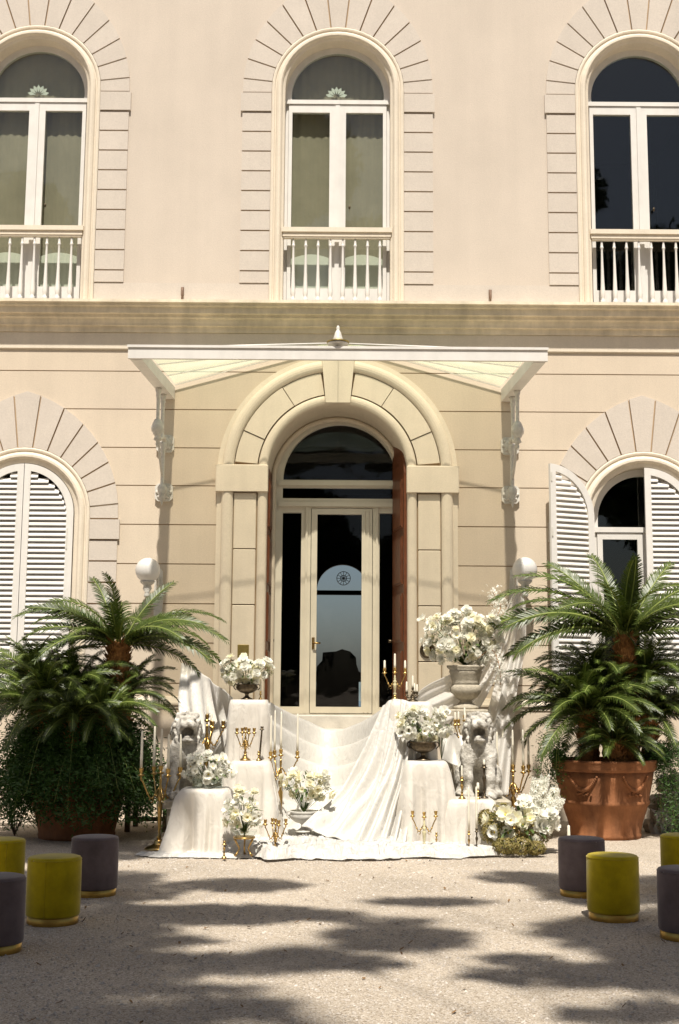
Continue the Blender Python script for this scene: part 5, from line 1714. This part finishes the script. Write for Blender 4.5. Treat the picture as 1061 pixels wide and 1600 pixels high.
# ------------------------------------------------------------------ cycads
def frond_mesh(L, e0, e1, nl=46, leaf=0.15, seed=0, vee=0.16):
    rnd = random.Random(seed)
    n = 24
    pts = [Vector((0, 0, 0))]
    for i in range(n):
        t = (i+0.5)/n
        e = e0 + (e1-e0)*(t**1.25)
        pts.append(pts[-1] + Vector((math.cos(e), 0, math.sin(e)))*(L/n))
    d = MB()
    d.tube(pts, [0.011*(1-0.8*i/n) + 0.0015 for i in range(n+1)], 5)
    V, F_ = [], []
    for i in range(nl):
        t = 0.10 + 0.90*i/(nl-1)
        k = min(int(t*n), n-1); f = t*n-k
        p = pts[k].lerp(pts[k+1], f)
        T = (pts[k+1]-pts[k]).normalized()
        Nn = Vector((-T.z, 0, T.x))
        ll = leaf*(0.30 + 0.70*math.sin(PI*min(1, 0.12 + t*0.80))**0.8)*rnd.uniform(0.9, 1.08)
        if t > 0.9: ll *= 0.9
        for s in (-1, 1):
            sw = R(22 + 34*t + rnd.uniform(-5, 5))
            dirv = (Vector((0, s, 0))*math.cos(sw) + T*math.sin(sw)).normalized()
            dirv = (dirv + Nn*(vee + rnd.uniform(-.12, .12))).normalized()
            w = T*0.0068*(leaf/0.15)**0.5 + Nn*0.0
            m1 = p + dirv*ll*0.55
            tip = p + dirv*ll*0.97 - Nn*ll*0.22 + T*ll*0.05
            b0 = len(V)
            V += [p - w, p + w, m1 + w*1.1, m1 - w*1.1, tip]
            F_ += [(b0, b0+1, b0+2, b0+3), (b0+3, b0+2, b0+4)]
    d.add(V, F_)
    me = d.mesh('frond', M['frond'])
    me.materials.append(M['rachis'])
    nr = n*5 + 2
    idx = [1 if i < nr else 0 for i in range(len(me.polygons))]
    me.polygons.foreach_set('material_index', idx)
    return me
FR = [frond_mesh(1.0, R(e0), R(e1), 60, lf, i) for i, (e0, e1, lf) in enumerate(((80, 30, .155), (64, -8, .165), (50, -28, .17), (36, -38, .17), (22, -52, .17), (5, -66, .155)))]
def cycad(label, crown, zbase, n, Ls, seed, elev=(5, 85), az_bias=None, trunk_r=0.085, group='potted cycads', spec=None):
    rnd = random.Random(seed)
    t = tag(empty('cycad', (crown.x, crown.y, zbase)), label, 'cycad', group)
    hz = crown.z - zbase
    d = MB()
    prof = []
    m_ = max(4, int(hz/0.05))
    for k in range(m_+1):
        prof.append((trunk_r*(1.0 + (0.14 if k % 2 else -0.04)) * (1.15 - 0.2*k/m_), hz*k/m_))
    prof += [(trunk_r*0.7, hz+0.06), (0.01, hz+0.10)]
    d.lathe(prof, 14, mod=lambda a, z: 1 + 0.12*math.sin(7*a + z*60))
    # leaf base stubs
    for k in range(130):
        a = rnd.uniform(0, 2*PI); z = hz - rnd.uniform(-0.08, min(0.40, hz))
        r0 = trunk_r*0.85; q = rnd.uniform(0.04, 0.085)
        d.tube([(r0*math.cos(a), r0*math.sin(a), z), ((r0+q)*math.cos(a), (r0+q)*math.sin(a), z+q*rnd.uniform(.5, 1.4))], [0.013, 0.004], 4)
    d.local('trunk', M['trunkc'], t)
    L_ = []
    if spec:
        L_ = spec
    else:
        for k in range(n):
            a = 2.399*k + rnd.uniform(-.25, .25)
            f = (k+0.5)/n
            L_.append((a, min(5, int(f*6)), rnd.uniform(*Ls)*(0.75 if f < 0.18 else 1)))
    for a, vi, L in L_:
        o = inst('frond', FR[vi], t, (0.05*math.cos(a), 0.05*math.sin(a), hz + 0.03), (rnd.uniform(.25, .75)*math.cos(a) + rnd.uniform(-.2, .2), 0, a), L)
    return t
# angles are world azimuths: 0 = right, 90 = away, 270 = towards the camera
A = lambda d_: R(d_)
cl = at(186, 1012, -2.15)
cycad('cycad palm with arching fronds rising above the left fern planter', cl, LH*0.9, 0, None, 41, trunk_r=0.125, spec=[
    (A(178), 1, 1.15), (A(172), 3, 1.2), (A(200), 2, 1.25), (A(160), 2, 1.15), (A(150), 1, 1.1), (A(120), 0, 1.0), (A(250), 0, 0.95), (A(60), 0, 1.0), (A(20), 1, 0.9),
    (A(5), 2, 1.25), (A(350), 3, 1.3), (A(12), 4, 1.25), (A(335), 4, 1.25), (A(320), 3, 1.1), (A(225), 4, 1.1), (A(190), 4, 1.05), (A(300), 2, 1.0), (A(30), 3, 1.1), (A(345), 2, 1.2), (A(210), 1, 1.05), (A(100), 1, 1.1), (A(280), 1, 0.9), (A(182), 5, 1.0), (A(358), 5, 1.0), (A(240), 3, 0.9), (A(130), 3, 1.1), (A(50), 2, 1.1)])
cycad('low dark cycad crowding the left side of the left planter', at(70, 1110, -2.45), LH*0.9, 38, (0.75, 1.05), 42, trunk_r=0.07)
cycad('low cycad in front at the right side of the left planter', at(160, 1120, -2.6), LH*0.9, 34, (0.6, 0.85), 43, trunk_r=0.07)
cycad('dark cycad filling the middle of the left planter below the palm', at(118, 1075, -2.2), LH*0.9, 34, (0.6, 0.9), 48, trunk_r=0.07)
cycad('low cycad at the right back of the left planter', at(195, 1085, -2.0), LH*0.9, 30, (0.55, 0.8), 49, trunk_r=0.07)
cycad('low cycad high at the left back of the left planter', at(55, 1062, -2.1), LH*0.9, 34, (0.6, 0.9), 101, trunk_r=0.06)
cycad('small cycad in the front centre of the left planter', at(115, 1125, -2.7), LH*0.9, 30, (0.5, 0.75), 102, trunk_r=0.06)
cr_ = at(976, 1000, -1.75)
cycad('tall cycad palm with wide spread fronds in the right terracotta pot', cr_, RH*0.9, 0, None, 44, trunk_r=0.13, spec=[
    (A(175), 1, 1.51), (A(185), 2, 1.74), (A(170), 3, 1.74), (A(195), 3, 1.62), (A(205), 4, 1.51), (A(160), 2, 1.46), (A(215), 2, 1.34), (A(120), 0, 1.29), (A(250), 0, 1.12), (A(60), 0, 1.23), (A(100), 0, 1.29), (A(280), 0, 1.06),
    (A(25), 1, 1.40), (A(0), 1, 1.46), (A(5), 2, 1.57), (A(350), 3, 1.57), (A(20), 3, 1.57), (A(340), 4, 1.46), (A(230), 1, 1.18), (A(310), 1, 1.23), (A(270), 2, 0.90), (A(325), 2, 1.34), (A(180), 4, 1.46)])
cycad('low dark cycad at the left of the right pot', at(915, 1120, -1.95), RH*0.9, 44, (0.8, 1.15), 45, trunk_r=0.07)
cycad('glossy low cycad hanging over the front of the right pot', at(962, 1165, -2.15), RH*0.9, 36, (0.5, 0.72), 46, trunk_r=0.06)
cycad('dense dark cycad in the middle of the right pot below the palm', at(950, 1095, -1.75), RH*0.9, 40, (0.6, 0.85), 50, trunk_r=0.07)
cycad('mid height cycad left of the palm trunk in the right pot', at(925, 1062, -1.65), RH*0.9, 36, (0.6, 0.9), 103, trunk_r=0.06)
cycad('mid height cycad right of the palm trunk in the right pot', at(1008, 1058, -1.7), RH*0.9, 36, (0.6, 0.9), 104, trunk_r=0.06)
cycad('low cycad at the right back of the right pot', at(1015, 1120, -1.6), RH*0.9, 40, (0.7, 1.0), 47, trunk_r=0.07)

# ------------------------------------------------------------------ trailing ferns
def fern(label, c, nst, reach, drop, seed, az=None, size=0.03, dens=46, up=(0.1, 0.35)):
    rnd = random.Random(seed)
    t = tag(empty('trailing_fern', c), label, 'fern', 'trailing ferns in the planters')
    V, F_ = [], []
    d = MB()
    for s in range(nst):
        a = rnd.uniform(*(az or (0, 2*PI)))
        rc = rnd.uniform(*reach); dr_ = rnd.uniform(*drop); u0 = rnd.uniform(*up)
        st = Vector((math.cos(a), math.sin(a), 0))*rnd.uniform(0, 0.3)
        pts = []
        for k in range(13):
            q = k/12
            pts.append(st + Vector((math.cos(a)*rc*(q**0.8), math.sin(a)*rc*(q**0.8), u0*math.sin(PI*min(1, q*1.1)) - dr_*q*q)))
        for k in range(dens):
            q = rnd.uniform(0.08, 1)*12
            i = min(int(q), 11)
            p = pts[i].lerp(pts[i+1], q-i) + Vector((rnd.gauss(0, .028), rnd.gauss(0, .028), rnd.gauss(0, .022)))
            T = (pts[i+1]-pts[i]).normalized()
            dv = (T*0.6 + Vector((rnd.gauss(0, 1), rnd.gauss(0, 1), rnd.gauss(0, .7)))).normalized()*size*rnd.uniform(.6, 1.3)
            sd = dv.orthogonal().normalized()*size*0.16
            b0 = len(V)
            V += [p, p + dv*0.55 + sd, p + dv, p + dv*0.55 - sd]
            F_.append((b0, b0+1, b0+2, b0+3))
        if s % 14 == 0: d.tube(pts, 0.003, 3)
    d.local('stems', M['rachis'], t)
    d = MB(); d.add(V, F_); o = d.local('foliage', M['fern'], t); o['kind'] = 'stuff'
    return t
fern('dense green trailing fern covering the left terracotta pot', Vector((lp_.x, lp_.y, LH*0.95)), 900, (0.35, 0.92), (0.05, 0.62), 51, size=0.055, dens=85, up=(0.1, 0.6))
fern('wispy fern trailing over the left rim of the right pot', Vector((rp.x-0.42, rp.y-0.20, RH*0.97)), 34, (0.10, 0.26), (0.1, 0.42), 52, az=(R(150), R(235)), size=0.04, dens=60)
fern('trailing fern hanging down the right side of the right pot', Vector((rp.x+0.42, rp.y-0.05, RH*0.95)), 110, (0.15, 0.45), (0.4, 1.0), 53, az=(R(-60), R(40)), size=0.04, dens=60)
def shrub(label, c, rw, rh_, n, seed, leafsize=0.05):
    rnd = random.Random(seed)
    t = tag(empty('small_shrub', c), label, 'shrub')
    d = MB()
    for k in range(9):
        a = rnd.uniform(0, 2*PI); d.tube([(0, 0, 0), (rw*.4*math.cos(a), rw*.4*math.sin(a), rh_*0.5), (rw*.8*math.cos(a), rw*.8*math.sin(a), rh_*rnd.uniform(.7, 1))], 0.006, 4)
    d.local('stems', M['bark'], t)
    d = MB()
    for i in range(n):
        u = Vector((rnd.gauss(0, 1), rnd.gauss(0, 1), rnd.gauss(0, 1))).normalized()*rnd.uniform(0.5, 1)
        p = Vector((u.x*rw, u.y*rw, rh_*0.55 + u.z*rh_*0.5))
        dv = (u + Vector((rnd.gauss(0, .5), rnd.gauss(0, .5), rnd.gauss(0, .5)))).normalized()
        petal_patch(d, p, dv, dv.orthogonal().normalized(), leafsize, leafsize*0.28, -.2, 1)
    d.local('foliage', M['leaf'], t)['kind'] = 'stuff'
shrub('loose leafy shrub on the ground at the far left wall', gnd(8, 1312) + Vector((0, 0.4, 0)), 0.32, 0.6, 420, 55)

# ------------------------------------------------------------------ stone bench, rocks
p = gnd(228, 1302)
bn = tag(empty('stone_bench', (p.x-0.02, p.y+0.45, 0)), 'dark low garden bench between the left planter and the lion', 'bench')
d = MB(); d.cbox(-0.26, 0.26, -0.35, 0.35, 0.40, 0.46, 0.01); d.local('seat', M['stone2'], bn)
for sx in (-0.22, 0.22):
    for sy in (-0.30, 0.30):
        d = MB(); d.box(sx-0.03, sx+0.03, sy-0.03, sy+0.03, 0, 0.3995); d.local('leg', M['bronze'], bn)
d = MB(); d.box(-0.189, 0.189, -0.31, -0.29, 0.12, 0.17); d.local('stretcher', M['bronze'], bn)
def rock_mesh(seed):
    rnd = random.Random(seed)
    d = MB(); n, m = 12, 8
    d.ball((0, 0, 0), 1.0, n, m)
    k = rnd.uniform(0, 9)
    V = []
    for v in d.v:
        q = 1 + 0.30*math.sin(3.1*v[0]+k)*math.cos(2.7*v[1]+k) + 0.2*math.sin(6*v[2]+2*k+4*v[0]) + 0.1*math.sin(11*v[1]+k)
        V.append((v[0]*q, v[1]*q, v[2]*q*0.8))
    d.v = V
    d.sm = [False]*len(d.f)
    return d.mesh('rock', M['rock'])
RK = [rock_mesh(i) for i in range(5)]
rnd = random.Random(77)
spots = []
for k, (px, py, r_, z) in enumerate(((1030, 1303, .15, .09), (1050, 1300, .17, .10), (1075, 1300, .18, .1), (1038, 1296, .14, .30), (1058, 1294, .16, .32), (1080, 1295, .15, .33), (1046, 1290, .13, .50), (1066, 1290, .14, .52))):
    g_ = gnd(px, py); 
    o = inst('rock', RK[k % 5], None, (g_.x, g_.y + 0.12, z), (rnd.uniform(0, 6), rnd.uniform(0, 6), rnd.uniform(0, 6)), r_)
    nm = ['leftmost bottom', 'middle bottom', 'right bottom', 'left second row', 'middle second row', 'right second row', 'top left', 'top right'][k]
    tag(o, f'pale rough rock, {nm} in the heap right of the terracotta pot', 'rock', 'rock heap by the right pot')

# ------------------------------------------------------------------ velvet stools
def stool_meshes(m):
    r, H = 0.188, 0.455
    d = MB(); d.lathe([(r*0.97, 0.055), (r*1.0, 0.07), (r*1.005, 0.25), (r*1.0, H-0.035), (r*0.985, H-0.015), (r*0.95, H-0.003), (r*0.86, H+0.002), (r*0.4, H+0.006), (0.004, H+0.007)], 48)
    d2 = MB(); d2.lathe([(r*0.93, 0), (r*0.945, 0.004), (r*0.945, 0.053), (r*0.93, 0.0545)], 48)
    d3 = MB(); d3.tube([(r*0.987*math.cos(a), r*0.987*math.sin(a), H-0.017) for a in [2*PI*k/48 for k in range(49)]], 0.004, 5)
    d.tube([(r*1.004*math.cos(0.6), r*1.004*math.sin(0.6), z_) for z_ in (0.06, 0.15, 0.25, 0.35, H-0.02)], 0.0025, 5)
    return d.mesh('cushion', m), d2.mesh('gold_base', M['goldband']), d3.mesh('piping', m)
SM = {'yellow': stool_meshes(M['yellow']), 'grey': stool_meshes(M['grey'])}
for c_, px, py, lb in (('grey', 146, 1398, 'mauve grey velvet stool behind the left yellow stool by the planter'), ('yellow', 82, 1442, 'chartreuse velvet stool fully in view on the left'),
        ('yellow', -2, 1404, 'chartreuse velvet stool cut off by the left edge farther back'), ('grey', -12, 1486, 'mauve grey velvet stool cut off by the left edge nearest the camera'),
        ('grey', 910, 1399, 'mauve grey velvet stool behind the right yellow stool by the pot'), ('yellow', 959, 1436, 'chartreuse velvet stool fully in view on the right'),
        ('yellow', 1070, 1392, 'chartreuse velvet stool cut off by the right edge farther back'), ('grey', 1074, 1466, 'mauve grey velvet stool cut off by the right edge nearest the camera')):
    t = tag(empty('velvet_stool', gnd(px, py), random.uniform(0, 6)), lb, 'stool', 'round velvet stools')
    a, b_, c2 = SM[c_]
    inst('cushion', a, t); inst('gold_base', b_, t); inst('piping', c2, t)

# ------------------------------------------------------------------ loose stones and fallen leaves on the gravel
rnd = random.Random(123)
d = MB(); V = []; F_ = []
for i in range(11000):
    y = -4.0 - 7.0*rnd.random()**1.3
    x = rnd.uniform(-1, 1)*(0.3*(y + 16.6) + 0.5)
    r_ = rnd.uniform(0.005, 0.012)*(1.5 if rnd.random() < 0.06 else 1)
    a = rnd.uniform(0, PI); ca, sa = math.cos(a)*r_*1.3, math.sin(a)*r_*1.3; cb, sb = -math.sin(a)*r_*0.8, math.cos(a)*r_*0.8
    k = len(V)
    V += [(x+ca, y+sa, 0.001), (x+cb, y+sb, 0.001), (x-ca, y-sa, 0.001), (x-cb, y-sb, 0.001), (x + ca*0.2, y + sb*0.2, r_*0.9)]
    F_ += [(k, k+1, k+4), (k+1, k+2, k+4), (k+2, k+3, k+4), (k+3, k, k+4)]
d.add(V, F_)
M['pebble'] = mat('loose_pebbles', (0.30, 0.25, 0.20), 0.9, 0.2, 40, hue2=(0.68, 0.62, 0.55))
tag(d.build('loose_gravel', M['pebble']), 'loose pale pebbles scattered over the gravel court', 'gravel', kind='stuff')
d = MB()
for i in range(170):
    y = -3.9 - 7.0*rnd.random(); x = rnd.uniform(-1, 1)*(0.3*(y + 16.6) + 0.3)
    dv = Vector((rnd.gauss(0, 1), rnd.gauss(0, 1), rnd.uniform(-.1, .3))).normalized()
    petal_patch(d, Vector((x, y, 0.006)), dv, Vector((0, 0, 1)), rnd.uniform(0.02, 0.05), rnd.uniform(0.006, 0.012), 0.2, 2)
M['dryleaf'] = mat('dry_leaf', (0.16, 0.09, 0.035), 0.8, 0.4, 20)
tag(d.build('fallen_leaves', M['dryleaf']), 'small dry brown leaves scattered over the gravel court', 'leaves', kind='stuff')

# ------------------------------------------------------------------ trees behind the camera, whose crowns shade the court
sdir = Vector((0, -math.cos(SUN_EL), math.sin(SUN_EL)))
def tufts(mb, c, rx, ry, rz, n, rnd, size=0.11):
    V, F_ = [], []
    for i in range(n):
        u = Vector((rnd.gauss(0, 1), rnd.gauss(0, 1), rnd.gauss(0, 1))).normalized()*(rnd.random()**0.4)
        p = c + Vector((u.x*rx, u.y*ry, u.z*rz))
        dv = Vector((rnd.gauss(0, 1), rnd.gauss(0, 1), rnd.gauss(0, .6))).normalized()*size*rnd.uniform(.6, 1.4)
        sd = dv.orthogonal().normalized()*size*0.30
        b0 = len(V)
        V += [p - dv, p + sd, p + dv, p - sd]
        F_.append((b0, b0+1, b0+2, b0+3))
    mb.add(V, F_)
def shade_tree(label, base, H, patches, extra, seed):
    rnd = random.Random(seed)
    t = tag(empty('pine_tree', base), label, 'tree', 'trees behind the camera')
    d = MB(); top = base + Vector((rnd.uniform(-.3, .3), 0.3, H*0.8))
    d.tube([Vector((0, 0, 0)), Vector((0.1, 0.05, H*0.3)), Vector((-0.05, 0.2, H*0.55)), top - base], [0.34, 0.27, 0.22, 0.13], 12)
    cr = MB()
    cl_ = []
    for (px, py, hw, hh, dens) in patches:
        g_ = gnd(px, py)
        dist = (g_ - CAM).length
        sx = hw/F_PX*dist*1.12
        e1 = gnd(px, py-hh); e2 = gnd(px, py+hh)
        sy = max(0.10, (e1-e2).length/2)
        zc_ = rnd.uniform(H*0.7, H*1.0)
        while zc_ - CAM.z < 0.85*(g_.y - sdir.z**-1*zc_*math.cos(SUN_EL) - CAM.y + 0.6): zc_ += 0.25
        k = zc_/sdir.z
        cl_.append((g_ + sdir*k, sx, sy, dens))
    for (x, y, z, r_) in extra:
        cl_.append((Vector((x, y, z)), r_, r_, 0.45))
    for c, sx, sy, dens in cl_:
        rz_ = 0.22
        area = sx*sy*4
        n = int(max(60, area*430*dens))
        tufts(cr, c - base, sx*1.18, sy*0.85, rz_, n, rnd, 0.12)
        j = rnd.uniform(0.5, 0.85)
        s0 = Vector((0, 0.1, H*j*0.8))
        e_ = c - base + Vector((0, 0, -0.1))
        d.tube([s0, s0.lerp(e_, 0.5) + Vector((0, 0, 0.5)), e_], [0.035, 0.02, 0.008], 5)
    d.local('trunk', M['bark'], t)
    o = cr.local('crown', M['pine'], t)
    return t
left = [(0, 1325, 230, 26, 1.0), (150, 1430, 120, 22, 1.0), (260, 1545, 120, 10, .9), (20, 1490, 100, 40, 1.0), (140, 1590, 80, 12, 1.0), (300, 1500, 110, 14, .9), (110, 1370, 110, 14, .9), (110, 1470, 130, 40, 1.0), (60, 1580, 60, 40, 1.0), (250, 1590, 110, 10, .9), (90, 1392, 150, 30, 1.0), (375, 1383, 80, 13, 1.0), (60, 1450, 160, 32, 1.0), (330, 1428, 150, 20, 1.0), (200, 1430, 90, 14, .8), (180, 1512, 130, 34, 1.0), (40, 1530, 120, 50, 1.0), (420, 1508, 70, 20, 1.0), (470, 1490, 60, 14, .8),
        (370, 1575, 80, 20, 1.0), (40, 1620, 110, 50, 1.0), (270, 1470, 60, 8, .7)]
right = [(1000, 1480, 90, 22, 1.0), (1060, 1450, 50, 40, 1.0), (600, 1440, 60, 8, .8), (1050, 1580, 60, 26, .9),(670, 1409, 75, 8, 1.0), (620, 1466, 95, 26, 1.0), (545, 1505, 70, 16, .9), (500, 1430, 60, 10, .8), (825, 1372, 60, 13, 1.0), (935, 1395, 80, 24, 1.0), (1000, 1450, 80, 30, 1.0), (1080, 1400, 60, 40, 1.0), (910, 1455, 60, 24, .9), (930, 1525, 150, 24, 1.0), (820, 1500, 60, 9, .8), (1060, 1520, 80, 40, 1.0), (950, 1588, 90, 13, .9)]
shade_tree('tall pine behind the camera shading the left of the court', Vector((-6.0, -21.5, 0)), 10.0, left, [(-6, -21, 10.5, 2.2), (-8, -20, 9.5, 2.0), (-4.2, -22, 11, 1.8), (-7, -23, 11.5, 2)], 81)
shade_tree('tall pine behind the camera shading the right of the court', Vector((5.6, -21.5, 0)), 10.0, right, [(5.5, -21, 10.5, 2.2), (7.5, -20, 9.5, 2.2), (4.0, -22.5, 11, 1.8), (6.5, -23, 12, 2)], 82)

# unseen trees further back, most added to block sky and darken the window reflections
def unseen_tree(label, base, H, clusters, seed):
    rnd = random.Random(seed)
    t = tag(empty('unseen_tree', base), label, 'tree', 'trees behind the camera')
    d = MB(); d.tube([(0, 0, 0), (0.1, 0.1, H*0.4), (0, 0, H*0.85)], [0.4, 0.3, 0.12], 10)
    cr = MB()
    for (x, y, z, r_) in clusters:
        tufts(cr, Vector((x, y, z)), r_, r_, r_*0.8, int(330*r_*r_), rnd, 0.30)
        d.tube([(0, 0, H*0.4), (x*0.5, y*0.5, (H*0.45+z)*0.5), (x, y, z)], [0.16, 0.1, 0.05], 6)
    d.local('trunk', M['bark'], t)
    cr.local('crown', M['pine'], t)
rg = random.Random(9)
for k, (x, y, H) in enumerate(((10.5, -26, 21), (-15, -30, 14), (-8.5, -31, 10), (-2.5, -32, 9.5), (3.5, -31, 10), (17, -28, 16), (7, -33, 13))):
    cl2 = [(rg.uniform(-2.4, 2.4), rg.uniform(-2, 2), H*rg.uniform(0.35, 1.0), rg.uniform(1.3, 2.2)) for _ in range(12)]
    unseen_tree(['tallest dark garden tree behind the camera on the right', 'broad unseen tree added behind the camera at far left', 'unseen tree added behind the camera left of centre', 'low unseen tree added behind the camera in the centre',
                 'unseen tree added behind the camera right of centre', 'broad unseen tree added behind the camera at far right', 'second row unseen tree added behind the camera on the right'][k], Vector((x, y, 0)), H, cl2, 90+k)

for k, (x, y, H) in enumerate(((-3.5, -23, 19), (3.2, -24, 19), (-10, -23, 18), (15, -22, 18))):  # unseen tall crowns added to cut the sky fill on the court
    cl2 = [(rg.uniform(-3, 3), rg.uniform(-2.5, 1.5), H*rg.uniform(0.6, 1.0), rg.uniform(1.5, 2.4)) for _ in range(11)]
    unseen_tree(['tall unseen pine added behind the camera just left of centre', 'tall unseen pine added behind the camera just right of centre', 'tall unseen pine added behind the camera on the left', 'tall unseen pine added behind the camera on the far right'][k], Vector((x, y, 0)), H, cl2, 120+k)
